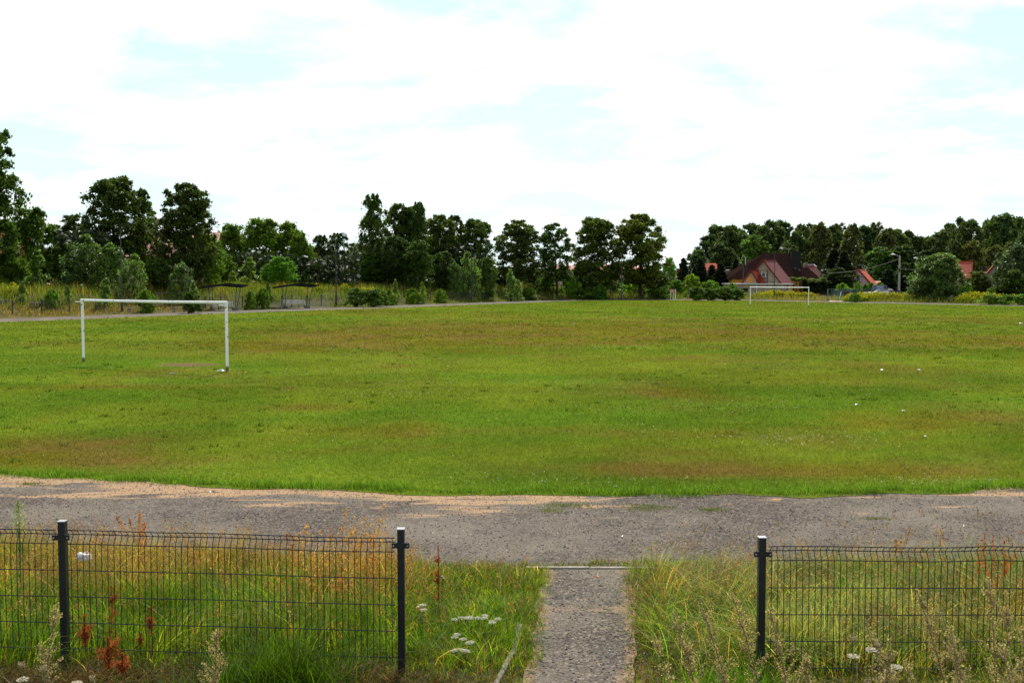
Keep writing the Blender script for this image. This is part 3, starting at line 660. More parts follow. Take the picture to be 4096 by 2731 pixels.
def dock(u, vtop, vbot, Y, w, n, lab, col=(.26, .075, .032)):
    a = at(u, vtop, Y); b_ = at(u, vbot, Y); g = h1(a.x, Y); r = plant_root('dock_plant', (a.x, Y, g), lab, 'dock plant', 'rust red dock plants by the near fence')
    H = a.z - g; mb = MB(); pts = [(.0, 0, 0), (.02 * rng.normal(), .01, H * .5), (.02 * rng.normal(), 0, H)]
    mb.tube(pts, [.005, .004, .002], 5); tips = []
    for k in range(7):
        t = rng.uniform(max(.15, 1 - (a.z - b_.z) / H), .85); az = rng.uniform(0, 6.28); l = w * rng.uniform(.5, 1.1)
        e = (math.cos(az) * l, math.sin(az) * l * .6, H * t + l * 1.0); mb.tube([(0, 0, H * t), e], [.003, .0015], 4); tips.append(((0, 0, H * t), e))
    mb.build('stem', RUSTM, r); P = []
    t = rng.uniform(max(0.1, 1 - (a.z - b_.z) / H), 1, n); P.append(np.c_[rng.normal(size=(n, 2)) * (.014 * (1.35 - t) * (.6 + .6 * np.sin(t * 40)))[:, None], H * t])
    for s, e in tips:
        q = rng.random(n // 4)[:, None]; P.append(np.array(s) * (1 - q) + np.array(e) * q + rng.normal(size=(n // 4, 3)) * .012)
    P = np.vstack(P); c = np.array(col) * rng.uniform(.5, 1.6, (len(P), 1)); bg_ = Bag(); bg_.add(*flakes(P, .0085 * rng.uniform(.5, 1.4, len(P)), c, 1.2, 1.4)); bg_.build('seed_clusters', GRASS, r)
RUSTM = mat_simple('rust_stem', (.25, .07, .03), .8)
dock(111, 585, 645, 8.2, .05, 420, 'tallest slim rust red dock spike behind the left fence panel')
dock(84, 614, 645, 7.2, .05, 420, 'rust red dock cluster just right of the foot of the leftmost post')
dock(108, 636, 668, 6.9, .09, 560, 'low broad rust red dock plant at the bottom, in front of the left panel')
dock(122, 652, 672, 6.6, .06, 380, 'lowest rust red dock plant, near the bottom edge of the photo')
dock(151, 606, 634, 8.0, .03, 240, 'small thin rust red dock spike right of the tallest one')
dock(140, 632, 645, 7.9, .02, 120, 'tiny rust red dock spike low behind the left panel')
dock(570, 556, 600, 9.9, .04, 60, 'faint reddish dock stem between the post and the path', (.3, .09, .03)) if False else None
dock(438, 545, 600, 9.6, .05, 330, 'reddish brown dock plant in the grass between post and path', (.27, .08, .03))
# fleabane spike
def horseweed(u, vtop, Y, lab):
    a = at(u, vtop, Y); g = h1(a.x, Y); H = a.z - g; r = plant_root('horseweed', (a.x, Y, g), lab, 'weed', None)
    MB().tube([(0, 0, 0), (.01, 0, H * .6), (0, 0, H)], [.006, .005, .002], 6).build('stem', mat_simple('green_stem', (.10, .14, .05), .8), r)
    n = 260; t = rng.uniform(.1, .72, n); b = Bag(); P = np.c_[np.zeros(n), np.zeros(n), H * t]; c = np.array([.09, .15, .04]) * rng.uniform(.7, 1.3, (n, 1))
    b.add(*blades(P, .09 * (1.1 - t), np.full(n, .006), np.full(n, 1.3), rng.uniform(0, 6.28, n), c, segs=2)); b.build('leaves', GRASS, r)
    n = 500; t = rng.random(n); P = np.c_[rng.normal(size=(n, 2)) * (.030 * np.sin(t * 2.7 + .3))[:, None], H * (.68 + .32 * t)]; b = Bag(); b.add(*flakes(P, .014, np.array([.30, .34, .2]) * rng.uniform(.7, 1.3, (n, 1)), 1.2)); b.build('flower_spike', GRASS, r)
horseweed(18, 499, 9.6, 'tall pale green horseweed spike at the far left above the fence')
# yarrow
YST = mat_simple('yarrow_stem', (.09, .13, .05), .8)
def umbel(u, v, Y, rad, lab, name='yarrow', cat='wildflower', grp='white yarrow flowers left of the path', col=(.62, .60, .48), nh=3, closed=False):
    a = at(u, v, Y); g = h1(a.x, Y); r = plant_root(name, (a.x, Y, g), lab, cat, grp); mb = MB()
    for k in range(nh):
        ox, oy = (0, 0) if nh == 1 else (rng.normal() * rad * 1.1, rng.normal() * rad * 1.1); H = max(a.z - g, .12) * (1 if nh == 1 else rng.uniform(.88, 1.02))
        mb.tube([(ox * .3, oy * .3, 0), (ox * .7, oy, H * .6), (ox, oy, H - .02)], .0022, 4)
        b = Bag(); n = 110; q = np.sqrt(rng.random(n)) * rad; az = rng.uniform(0, 6.28, n)
        zc = (q / rad) ** 2 * rad * (.9 if closed else -.25) + (rng.normal(size=n) * rad * (.3 if closed else .06))
        if closed: q = q * .75
        P = np.c_[ox + np.cos(az) * q, oy + np.sin(az) * q, H + zc]
        b.add(*flakes(P, rad * .36, np.array(col) * rng.uniform(.75, 1.15, (n, 1)), .6)); b.build('flower_head', FLOWER, r)
        for s in range(6): mb.tube([(ox, oy, H - .035), (ox + math.cos(s) * rad * .6, oy + math.sin(s) * rad * .6, H - .004)], .0012, 3)
    mb.build('stem', YST, r)
for (x, y, Y, l) in ((968, 1386, 8.9, 'yarrow nearest the fence post, top left of the yarrow patch'), (1058, 1415, 8.9, 'yarrow at the left end of the upper row of white flowers'),
                     (1083, 1412, 9.0, 'yarrow second from the left in the upper row of white flowers'), (1110, 1413, 8.9, 'densest yarrow heads in the middle of the upper row'),
                     (1130, 1422, 8.8, 'yarrow at the right end of the upper row, nearest the path'), (1052, 1457, 8.5, 'yarrow with the broadest heads halfway down the patch'),
                     (1072, 1478, 8.3, 'yarrow right of and just below the broadest heads'), (1050, 1502, 8.1, 'yarrow at the lower left of the patch'), (1077, 1508, 8.1, 'lowest yarrow at the bottom right of the patch'),
                     (1012, 1318, 9.6, 'tiny faint yarrow high up in the patch')):
    umbel(x / 2.297, y / 2.297, Y, .030 if y > 1330 else .015, l)
umbel(455, 577, 9.3, .0, 'x') if False else None
umbel(442, 570, 9.1, .014, 'small yarrow behind the left panel next to the post') if False else None
for (x, y, l, cl, nm) in ((2060, 1550 - 22, 'open white wild carrot flower lowest right of the group by the right panel', 0, 0), (2018, 1483, 'upper right closed brownish wild carrot head of the group', 1, 0), (1960, 1470, 'upper left closed brownish wild carrot head of the group', 1, 0),
                     (1960, 1503, 'open white wild carrot flower at the left end of the group', 0, 0), (2003, 1488, 'open cream wild carrot flower in the middle of the group', 0, 0), (2040, 1513, 'closed wild carrot head between the two lower open flowers', 1, 0), (2045, 1538, 'open white wild carrot flower at the bottom of the group', 0, 0),
                     (1993, 1570, 'pale closed wild carrot head at the bottom edge, right of the path', 1, 0), (50, 1530, 'half open wild carrot head at the far lower left', 1, 0), (100, 1538, 'closed wild carrot head at the lower left, right of a twin', 1, 0), (53, 1556, 'open white wild carrot flower at the lower left corner', 0, 0), (175, 1565, 'wild carrot flower cut by the bottom edge at the left', 0, 0), (213, 1562, 'closed wild carrot head at the bottom edge at the left', 1, 0)):
    umbel(x / 2.297, y / 2.297, 6.05, .034 if not cl else .027, l, 'wild_carrot', 'wildflower', 'wild carrots along the bottom of the photo', (.62, .56, .42) if not cl else (.34, .27, .15), 1, bool(cl))
# mugwort
MUG = mat_simple('mugwort_stem', (.20, .15, .08), .85)
def mugwort(u0, u1, v1, Y, lab, nb=22, wid=.15):
    a = at(u1, v1, Y); x0 = at(u0, 682, Y).x; g = h1(x0, Y); r = plant_root('mugwort', (x0, Y, g), lab, 'weed', 'straw coloured mugwort plants at the lower right')
    top = Vector((a.x - x0, rng.uniform(-.1, .1), a.z - g)); q = lambda t: Vector((top.x * t ** 1.4, top.y * t, top.z * t))
    mb = MB(); mb.tube([q(t) for t in np.linspace(0, 1, 7)], list(np.linspace(.006, .002, 7)), 5); P = []
    for k in range(nb):
        t = rng.uniform(.3, .95); az = rng.uniform(0, 6.28); l = wid * (1.15 - t) * rng.uniform(.6, 1.3); s = q(t); e = s + Vector((math.cos(az) * l, math.sin(az) * l, l * 1.1))
        mb.tube([s, (s + e) / 2 + Vector((math.cos(az), math.sin(az), -.2)) * l * .1, e], [.0025, .002, .001], 4)
        m_ = 60; f = rng.random((m_, 1)); P.append(np.array(s) * (1 - f) + np.array(e) * f + rng.normal(size=(m_, 3)) * .007)
    m_ = 260; f = rng.uniform(.45, 1, m_); P.append(np.array([q(t) for t in f]) + rng.normal(size=(m_, 3)) * .008)
    mb.build('stem', MUG, r); P = np.vstack(P); c = np.where(rng.random((len(P), 1)) < .8, np.array([.36, .29, .19]), np.array([.17, .17, .09])) * rng.uniform(.6, 1.4, (len(P), 1))
    b = Bag(); b.add(*flakes(P, .0085 * rng.uniform(.6, 1.3, len(P)), c, 1.2, 1.3)); b.build('flower_beads', GRASS, r)
for i_, a_ in enumerate(((905, 862, 618, 6.2, 'mugwort stem leaning left low beside the right post'), (960, 918, 590, 6.3, 'long mugwort stem leaning left across the right panel, left of the tallest'), (985, 938, 606, 5.9, 'shorter mugwort stem between two taller leaning ones'),
               (1000, 985, 574, 6.2, 'tallest upright mugwort plume near the right edge'), (1012, 1008, 592, 5.9, 'mugwort plume close to the right edge of the photo'), (975, 955, 630, 5.6, 'low mugwort stem in front of the wild carrots'),
               (800, 772, 610, 6.2, 'mugwort stem leaning over the foot of the right post'), (740, 700, 600, 6.4, 'bushy mugwort leaning towards the path'), (715, 672, 610, 6.0, 'mugwort nearest the path, leaning over its right edge'), (700, 655, 640, 5.7, 'lowest mugwort spray covering the right side of the path'),
               (770, 730, 590, 6.5, 'tall mugwort stem left of the right post'), (1025, 1022, 620, 5.6, 'mugwort cut by the right edge of the photo'), (40, 62, 600, 6.6, 'grey mugwort stem at the far lower left'), (212, 222, 622, 6.3, 'thin pale mugwort stem low before the left panel'), (880, 893, 640, 5.8, 'short mugwort stem among the wild carrots'), (945, 900, 655, 5.5, 'lowest mugwort spray below the wild carrots'), (830, 800, 650, 5.7, 'mugwort spray right of the foot of the right post'), (1040, 998, 640, 5.3, 'dense mugwort spray in the lower right corner'))):
    mugwort(*a_)
def feathery(u, v, Y, lab):
    a = at(u, v, Y); g = h1(a.x, Y); H = a.z - g; r = plant_root('goldenrod_shoot', (a.x, Y, g), lab, 'weed', None); b = Bag(); mb = MB()
    for s in range(7):
        az = rng.uniform(0, 6.28); l = H * rng.uniform(.75, 1.0); tx, ty = math.cos(az) * .14, math.sin(az) * .10; pts = [Vector((tx * t * t, ty * t * t, l * t)) for t in np.linspace(0, 1, 6)]
        mb.tube(pts, .003, 4); n = 60; t = rng.uniform(.3, 1, n); P = np.c_[tx * t * t, ty * t * t, l * t]; c = np.array([.22, .27, .02]) * rng.uniform(.7, 1.3, (n, 1))
        b.add(*blades(P, .10 * (1.25 - t), np.full(n, .006), np.full(n, .8), rng.uniform(0, 6.28, n), c, segs=2))
    mb.build('stem', YST, r); b.build('leaves', GRASS, r)
feathery(1000, 651, 6.3, 'bright yellow green feathery goldenrod at the lower right corner')
feathery(680, 668, 6.4, 'yellow green feathery goldenrod beside the path at the bottom')
# big lying-over tuft before the left panel
def tuft(u, v, Y, n, H, sp, col, lab):
    p = at(u, v, Y); g = h1(p.x, Y); r = plant_root('grass_clump', (p.x, Y, g), lab, 'grass clump', 'thick green grass clumps before the fence'); P = np.c_[rng.normal(size=n) * sp, rng.normal(size=n) * sp * .7, np.zeros(n)]
    c = col * rng.uniform(.4, 1.5, (n, 1)); b = Bag(); b.add(*blades(P, H * rng.uniform(.5, 1.1, n), np.full(n, .008), rng.gamma(2.5, .3, n), rng.uniform(0, 6.28, n), c * .7, c * 1.3, segs=5)); b.build('leaf_blades', BLADE, r)
tuft(278, 660, 7.3, 1500, .50, .22, GREEN * .62, 'large dark green grass clump before the middle of the left panel')
tuft(180, 672, 6.8, 800, .36, .2, GREEN * .7, 'bent grass clump at the bottom left of the dark green one')
tuft(800, 625, 8.4, 1300, .48, .25, PALE * .8, 'arching pale green grass clump behind the left end of the right panel')
tuft(850, 590, 9.2, 1300, .45, .3, PALE * .8, 'silvery arching grass clump beyond the right panel')
tuft(735, 640, 7.2, 900, .35, .2, GREEN * 1.2, 'bright green grass clump left of the right post')

# ------------------------------------------------------------ goals
def chipmat(name):
    m = M(name); P = m.obj(); nz = m.noise(7, 3, 0.5, P); n2 = m.noise(2.2, 4, .6, P)
    c = m.mix(m.ramp(nz.outputs[0], [(0.635, (0, 0, 0)), (0.66, (1, 1, 1))]).outputs[0], (.80, .80, .78), (.05, .03, .022))
    sx = m.n('ShaderNodeSeparateXYZ'); m.l(P, sx.inputs[0])
    low = m.ramp(m.math('ADD', sx.outputs[2], m.math('MULTIPLY', n2.outputs[0], .25)), [(.26, (1, 1, 1)), (.36, (0, 0, 0))])
    c = m.mix(low.outputs[0], c, (.13, .09, .06)); c = m.mix(.4, c, m.ramp(n2.outputs[0], [(.3, (.85, .85, .84)), (.7, (1, 1, 1))]).outputs[0], 'MULTIPLY')
    return m.fin(m.principled(c, .45, .4))
GOALM = chipmat('chipped_white_paint')
def goal(a, b, lab, H=2.44, base=0.06, stub=True, rad=.052):
    t = empty('football_goal', tuple(a), lab, 'goal', 'football goal frames'); d = Vector(b) - Vector(a); u_ = d.normalized()
    z0 = Vector((0, 0, 0)); up = Vector((0, 0, H))
    MB().tube([z0 - Vector((0, 0, .1)), up - Vector((0, 0, .0))], rad, 14).build('goal_post', GOALM, t, smooth=False)
    o = MB().tube([z0 - Vector((0, 0, .1)), up], rad, 14).build('goal_post', GOALM, t); o.location = d
    pts = [up + d * s + Vector((0, 0, rad * .6)) + Vector((0, 0, -.015 * math.sin(math.pi * s))) for s in np.linspace(0, 1, 9)]
    pts[0] = pts[0] - u_ * rad; pts[-1] = pts[-1] + u_ * rad
    MB().tube(pts, rad, 14).build('crossbar', GOALM, t)
    if stub:
        back = Vector((u_.y, -u_.x, 0)) * -1
        MB().tube([up - u_ * .05 + Vector((0, 0, -.04)), up - u_ * .42 + Vector((0, 0, -.03))], .018, 6).build('net_bracket', GOALM, t)
        MB().tube([up + d - u_ * .04 + Vector((0, -.05, -.08)), up + d - u_ * .34 + Vector((0, -.05, -.06))], .018, 6).build('net_bracket', GOALM, t)
ga, gb = gp(83.6, 361.8), gp(227.3, 371.2)
goal(ga, gb, 'large white goal frame with chipped paint standing on the near left of the pitch', H=at(0, 299.3, ga.y).z - .05)
gc, gd = gp(750.2, 305.3), gp(808.4, 306.6)
goal(gc, gd, 'small distant white goal frame in front of the brown roofed house', H=at(0, 287, gc.y).z, stub=False, rad=.055)

# litter
WHITEP = mat_simple('white_plastic', (.5, .52, .54), .4, .5, var=.15)
def crumple(u, v, s, lab, Y=None, z=None, mat=None, name='plastic_litter', fl=.45, grp='scraps of white litter'):
    p = gp(u, v) if Y is None else at(u, v, Y); 
    bm = bmesh.new(); bmesh.ops.create_icosphere(bm, subdivisions=2, radius=1)
    for q in bm.verts:
        f = .6 + .6 * rng.random(); q.co = Vector((q.co.x * s * f * 1.3, q.co.y * s * f, max(-.2, q.co.z) * s * fl * (.5 + rng.random())))
    me = bpy.data.meshes.new(name); bm.to_mesh(me); bm.free(); me.materials.append(mat or WHITEP); o = bpy.data.objects.new(name, me); o.location = (p.x, p.y, (p.z if Y else .02) + s * .1 * (0 if Y else 1)); o.rotation_euler = (0, 0, rng.uniform(0, 6)); link(o); tag(o, lab, 'litter', grp)
crumple(221, 371.2, .11, 'crumpled white and green plastic bag at the foot of the right goal post')
crumple(171.5, 373.8, .06, 'small white scrap on the turf below the near goal')
crumple(84.5, 557, .07, 'clear plastic bag caught in the grass behind the left panel', Y=9.9, fl=.8)
for (x, y, s, l) in ((1968, 930, .07, 'white scrap on the pitch, left one of the pair before the right trees'), (2075, 944, .08, 'white scrap on the pitch, right one of the pair, nearest the viewer'), (2025, 850, .10, 'white scrap on the pitch, left one of the farther pair'), (2110, 850, .10, 'white scrap on the pitch, right one of the farther pair'),
                  (2345, 743, .25, 'flat white scrap on the pitch at the right edge of the photo'), (2125, 1003, .05, 'tiny white scrap far right on the pitch')):
    crumple(x / 2.297, y / 2.297, s * .6, l, fl=.3)
crumple(1372 / 2.297, 1330 / 2.297, .035, 'orange brick chip lying on the path near the kerb', mat=mat_simple('brick_chip', (.45, .20, .09), .8), name='brick_chip', grp='bits of rubble on the path', fl=.7)
# ------------------------------------------------------------ trees
def tube_np(mb, a, b, r0, r1, n=5, bend=.08):
    a = Vector(a); b = Vector(b); m_ = (a + b) / 2 + Vector(rng.normal(size=3)) * (b - a).length * bend
    mb.tube([a, m_, b], [r0, (r0 + r1) / 2, r1], n, cap=False)
TREEC = Vector((0, 0, -500))
def tree_meshes(kind, H, Rr, base, prof, nb, lp, ls, br, col, droop=0., flat=.7, trunk_r=None, topc=1.25, bark=None, gap=.15, elong=1.5, mat=None, multi=1, seed=1):
    """crown mesh and trunk mesh of one tree prototype; prof(t) is the crown radius (0..1) over its height"""
    global rng
    keep = rng; rng = np.random.default_rng(seed)
    t = rng.random(nb) ** .85; az = rng.uniform(0, 6.28, nb) + np.arange(nb) * 2.4
    rr = np.array([prof(q) for q in t]) * Rr * (rng.random(nb) ** .55) * rng.uniform(.82, 1.1, nb)
    C_ = np.c_[np.cos(az) * rr, np.sin(az) * rr, base + (H - base) * t]
    sc = br * rng.uniform(.6, 1.35, nb) * (1 - .45 * t ** 3)
    n = nb * lp; d = rng.normal(size=(nb, lp, 3)); d /= np.linalg.norm(d, axis=2)[..., None]; rad = np.minimum(np.abs(rng.normal(size=(nb, lp, 1))), 1.9) * .52 + .08
    off_ = d * rad * sc[:, None, None]; off_[..., 2] *= flat
    if droop: off_[..., 2] -= droop * np.linalg.norm(off_[..., :2], axis=2) ** 1.0 * rng.uniform(.4, 1.6, (nb, lp))
    P = (C_[:, None, :] + off_).reshape(-1, 3); P[:, 2] = np.maximum(P[:, 2], .05)
    bc = np.repeat(rng.uniform(.7, 1.3, nb), lp)[:, None]; c = np.array(col) * bc * rng.uniform(.6, 1.4, (n, 1))
    c = c * (1 + (topc - 1) * ((P[:, 2:3] - base) / (H - base)) * .0)
    V, F, Cc = flakes(P, ls * rng.uniform(.6, 1.4, n), c, .7, elong)
    crown = npmesh('crown', V, F, mat or LEAF, None, col=Cc); cm = crown.data; bpy.data.objects.remove(crown)
    mb = MB(); tr = trunk_r or H * .016
    for q in range(multi):
        ox, oy = (0, 0) if multi == 1 else (rng.normal() * Rr * .25, rng.normal() * Rr * .25)
        hs = np.linspace(0, .9 if multi == 1 else .6, 7); pts = [(ox * h_ * 1.5 + rng.normal() * .12 * (i > 0), oy * h_ * 1.5 + rng.normal() * .12 * (i > 0), H * h_ - .15 * (i == 0)) for i, h_ in enumerate(hs)]
        mb.tube(pts, list(tr * (1.25 if multi == 1 else .7) * (1 - hs * .85)), 8)
    for k in rng.permutation(nb)[:min(nb, 34)]:
        h0 = max(base * .75, C_[k, 2] - rr[k] * rng.uniform(.35, .8)); h0 = min(h0, C_[k, 2])
        tube_np(mb, (0, 0, h0), tuple(C_[k] * np.array([.93, .93, 1])), tr * .32 * (1.2 - h0 / H), tr * .06, 4)
    to = mb.build('trunk', bark or BARK, None, smooth=True); tm = to.data; bpy.data.objects.remove(to)
    rng = keep; return dict(H=H, R=Rr, crown=cm, trunk=tm)
dome = lambda t: math.sqrt(max(0, 1 - (2 * t - .85) ** 2 * .85)) if t < .93 else .5
tall = lambda t: (.62 + .38 * math.sin(min(1, t / .45) * 1.57)) * math.sqrt(max(.03, 1 - max(0, (t - .45) / .58) ** 2))
col_ = lambda t: (.75 + .3 * math.sin(t * 3.14)) * math.sqrt(max(.02, 1 - max(0, (t - .7) / .32) ** 2))
cone = lambda t: max(.03, (1 - t) ** .8)
bush = lambda t: math.sqrt(max(.02, 1 - t ** 2.4))
DK = (.058, .096, .019); MD = (.078, .142, .020); LT = (.065, .115, .020); SV = (.115, .18, .05)
PR = {
 'chestnut': [tree_meshes('c', 15, 4.6, 2.6, tall, 230, 140, .25, 1.2, DK, droop=.35, flat=.6, seed=s) for s in (11, 12)],
 'chestnut_open': [tree_meshes('c', 15, 4.2, 3.6, tall, 150, 130, .25, 1.05, DK, droop=.4, flat=.55, seed=s) for s in (13, 14)],
 'round': [tree_meshes('r', 10, 4.4, .6, dome, 170, 130, .24, 1.2, MD, droop=.1, flat=.8, multi=2, seed=s) for s in (21, 22)],
 'birch': [tree_meshes('b', 15, 3.0, 1.6, tall, 150, 130, .20, .85, DK, droop=1.15, flat=.9, bark=BIRCHBARK, seed=s, elong=2.0) for s in (31, 32)],
 'wood': [tree_meshes('w', 18, 4.2, 2.5, col_, 150, 90, .42, 1.5, (.054, .090, .026), droop=.15, seed=s) for s in (41, 42, 43)],
 'woodbirch': [tree_meshes('w', 18, 3.4, 2.0, col_, 140, 100, .34, 1.25, (.080, .105, .032), droop=.9, bark=BIRCHBARK, seed=s, elong=1.8) for s in (44, 45)],
 'spruce': [tree_meshes('s', 9, 2.1, .2, cone, 240, 70, .26, .62, (.020, .036, .016), droop=.25, flat=.4, seed=s, elong=2.2) for s in (51, 52)],
 'sapling': [tree_meshes('p', 5, 1.5, .2, lambda t: max(.12, (1 - t) ** .6), 55, 90, .17, .45, SV, flat=1.1, multi=3, mat=LEAF_SHINY, seed=s, elong=1.4) for s in (61, 62)],
 'poplar': [tree_meshes('p', 7, 2.6, .2, bush, 90, 120, .17, .7, SV, flat=1.1, multi=3, mat=LEAF_SHINY, seed=s, elong=1.4) for s in (63, 64)],
 'bush': [tree_meshes('h', 3, 2.2, .05, bush, 70, 120, .15, .55, MD, flat=.9, multi=4, seed=s) for s in (71, 72)],
 'bigbush': [tree_meshes('h', 7.5, 4.0, .05, lambda t: math.sqrt(max(.02, 1 - (1.5 * t - .6) ** 2 * 1.05)) if t > .4 else 1, 260, 150, .18, .85, (.072, .115, .028), flat=.9, multi=4, seed=81, mat=LEAF_SHINY)],
 'willow': [tree_meshes('h', 9, 3.2, .3, col_, 110, 160, .20, .95, (.06, .085, .035), droop=.5, flat=1.0, multi=3, mat=LEAF_SHINY, seed=82, elong=2.2)],
 'chestbush': [tree_meshes('x', 5, 3.0, .1, bush, 70, 120, .2, .8, MD, flat=.8, multi=3, seed=91)],
}
NAMES = dict(chestnut='chestnut_tree', chestnut_open='chestnut_tree', round='broadleaf_tree', birch='birch_tree', wood='forest_tree', woodbirch='birch_tree', spruce='spruce_tree', sapling='poplar_sapling', poplar='poplar_shrub', bush='bush', bigbush='bush', willow='willow_tree', chestbush='bush')
cnt = {}
def tree(kind, u, half, vtop, Y, label, tint=(1, 1, 1), group=None, vb=None):
    k = cnt.get(kind, 0); cnt[kind] = k + 1; pr = PR[kind][k % len(PR[kind])]
    p = at(u, 290, Y); g = h1(p.x, Y); top = at(u, vtop, Y).z; H = top - g; r_ = half * Y / FPX
    nm = NAMES[kind]; cat = 'bush' if nm == 'bush' else ('shrub' if 'shrub' in nm else ('sapling' if 'sapling' in nm else 'tree'))
    e = empty(nm, (p.x, Y, g - .03), label, cat, group, rz=rng.uniform(0, 6.28)); e.rotation_euler = (rng.normal() * .035, rng.normal() * .035, e.rotation_euler.z)
    s = r_ / (pr['R'] * 0.98); e.scale = (s, s, H / (pr['H'] * 1.03))
    o = bpy.data.objects.new('trunk', pr['trunk']); link(o, e)
    o = bpy.data.objects.new('crown', pr['crown']); j_ = rng.uniform(.85, 1.2); o.color = (tint[0] * j_ * rng.uniform(.9, 1.12), tint[1] * j_, tint[2] * j_ * rng.uniform(.85, 1.1), 1); link(o, e)
    return e
GA = 'trees and shrubs left of the pitch'
for a in (
 ('chestnut', -21, 38, 112, 110, 'very tall dark tree cut off by the left edge of the photo', (1.1, 1.15, 1), GA),
 ('round', 33, 27, 207, 118, 'rounded tree right of the tall tree at the left edge', (.9, .95, .9), GA),
 ('chestnut_open', 76, 19, 212, 132, 'low dark tree top peeping out left of the tall dark chestnuts', (.9, .9, .9), GA),
 ('chestnut', 116, 32, 174, 127, 'tallest dark chestnut of the left group, left one with the broad crown', (.9, .9, .85), GA),
 ('chestnut_open', 147, 17, 186, 131, 'narrow dark chestnut between the two big left ones', (.9, .9, .85), GA),
 ('chestnut', 184, 30, 181, 124, 'dark chestnut with a leaning trunk, right one of the left group', (.9, .9, .85), GA),
 ('round', 10, 18, 248, 112, 'low bright green shrub tree at the far left under the tall tree', (1.0, 1.0, .8), GA),
 ('sapling', 38, 13, 250, 111, 'green upright sapling below the rounded left tree', (.8, 1.0, .45), GA),
 ('round', 60, 22, 246, 120, 'dark low tree in the gap left of the silver leaved shrub', (.7, .8, .8), GA),
 ('poplar', 84, 24, 235, 114, 'tall dark silver leaved shrub below the chestnuts', (.75, .85, .7), GA),
 ('poplar', 112, 20, 243, 113, 'silver leaved shrub left of the first floodlight pole', (.8, .95, .6), GA),
 ('poplar', 131, 15, 254, 111, 'pale silver leaved shrub right of the first floodlight pole', (1, 1.05, .75), GA),
 ('round', 158, 18, 259, 118, 'dark shrub under the pink roof', (.6, .7, .7), GA),
 ('round', 206, 17, 233, 127, 'yellowish green small tree right of the leaning chestnut', (1.15, 1.2, .7), GA),
 ('poplar', 180, 13, 262, 115, 'silver leaved shrub behind the right post of the near goal', (.9, 1.0, .75), GA),
 ('sapling', 104, 8, 276, 104, 'young pale sapling before the dark shrubs, left of the first pole', (1, 1.1, .7), GA),
 ('round', 231, 21, 224, 151, 'bright rounded tree, leftmost of the clump above the shelters', (1.2, 1.2, .9), GA),
 ('round', 262, 27, 218, 154, 'highest bright rounded tree above the shelters', (1.25, 1.2, .8), GA),
 ('round', 287, 21, 222, 156, 'bright tree with a pointed top, right of the highest rounded one', (1.1, 1.15, .8), GA),
 ('round', 303, 13, 233, 151, 'small shoulder tree at the right of the bright clump', (1.0, 1.05, .8), GA),
 ('round', 221, 17, 250, 142, 'drooping green shrub behind the left shelter roof', (.9, 1.1, .6), GA),
 ('sapling', 250, 12, 257, 140, 'pale leaved sapling between the two shelters', (1.1, 1.25, .6), GA),
 ('round', 279, 17, 256, 140, 'bright green shrub behind the left end of the right shelter', (.95, 1.3, .45), GA),
 ('sapling', 233, 6, 270, 134, 'small yellow green sapling behind the left shelter', (1.3, 1.35, .4), GA),
 ('round', 308, 17, 247, 154, 'dark reddish tree right of the bright shrub by the shelter', (.75, .7, .75), GA),
 ('birch', 321, 12, 233, 160, 'thin feathery dark tree left of the second floodlight pole', (.85, .8, .85), GA),
 ('birch', 338, 14, 231, 163, 'thin feathery dark tree behind the second floodlight pole', (.85, .85, .85), GA),
 ('round', 326, 18, 262, 156, 'very dark low shrub behind the second floodlight pole', (.5, .55, .6), GA),
 ('sapling', 309, 5, 273, 145, 'small sapling right of the right shelter', (.9, 1.2, .5), GA),
 ('sapling', 328, 5, 271, 148, 'small silvery sapling left of the second floodlight pole', (1.2, 1.3, 1.2), GA),
 ('round', 357, 14, 246, 176, 'yellow green tree behind, in the gap left of the tall birch', (1.3, 1.2, .6), GA),
 ('round', 362, 18, 268, 165, 'dark shrub at the foot of the tall birch, left side', (.55, .6, .6), GA)):
    tree(*a)
GA2 = 'small shrubs in the weeds of the left bank'
for a in (('sapling', 22, 6, 281, 98, 'small shrub in the weeds at the far left, under the green upright sapling'), ('bush', 52, 9, 289, 99, 'low grey green shrub in the weeds left of the pale young sapling'), ('sapling', 68, 5, 284, 102, 'small upright shrub in the weeds, between rounded tree and silver shrub'), ('bush', 145, 10, 290, 104, 'low shrub in the weeds right of the first floodlight pole'),
          ('sapling', 192, 7, 281, 112, 'shrub in the weeds right above the low dark bush by the goal bar'), ('bush', 262, 9, 288, 119, 'low bright shrub between the two shelters'), ('sapling', 269, 5, 280, 121, 'slim sapling just left of the right shelter roof'), ('bush', 250, 7, 291, 117, 'low shrub right of the left shelter'),
          ('sapling', 396, 5, 279, 140, 'slim sapling above the right end of the low spreading bush'), ('bush', 412, 9, 288, 143, 'low shrub in the weeds right of the low spreading bush'), ('sapling', 423, 4, 280, 145, 'small pale sapling in the weeds before the dense dark trees'), ('bush', 441, 8, 289, 149, 'grey green shrub in the weeds left of the third floodlight pole'), ('bush', 389, 7, 289, 138, 'yellowish low shrub behind the mesh fence right of the low spreading bush')):
    tree(*a, (1.15, 1.2, .8), GA2)
GB = 'tall trees beyond the middle of the pitch'
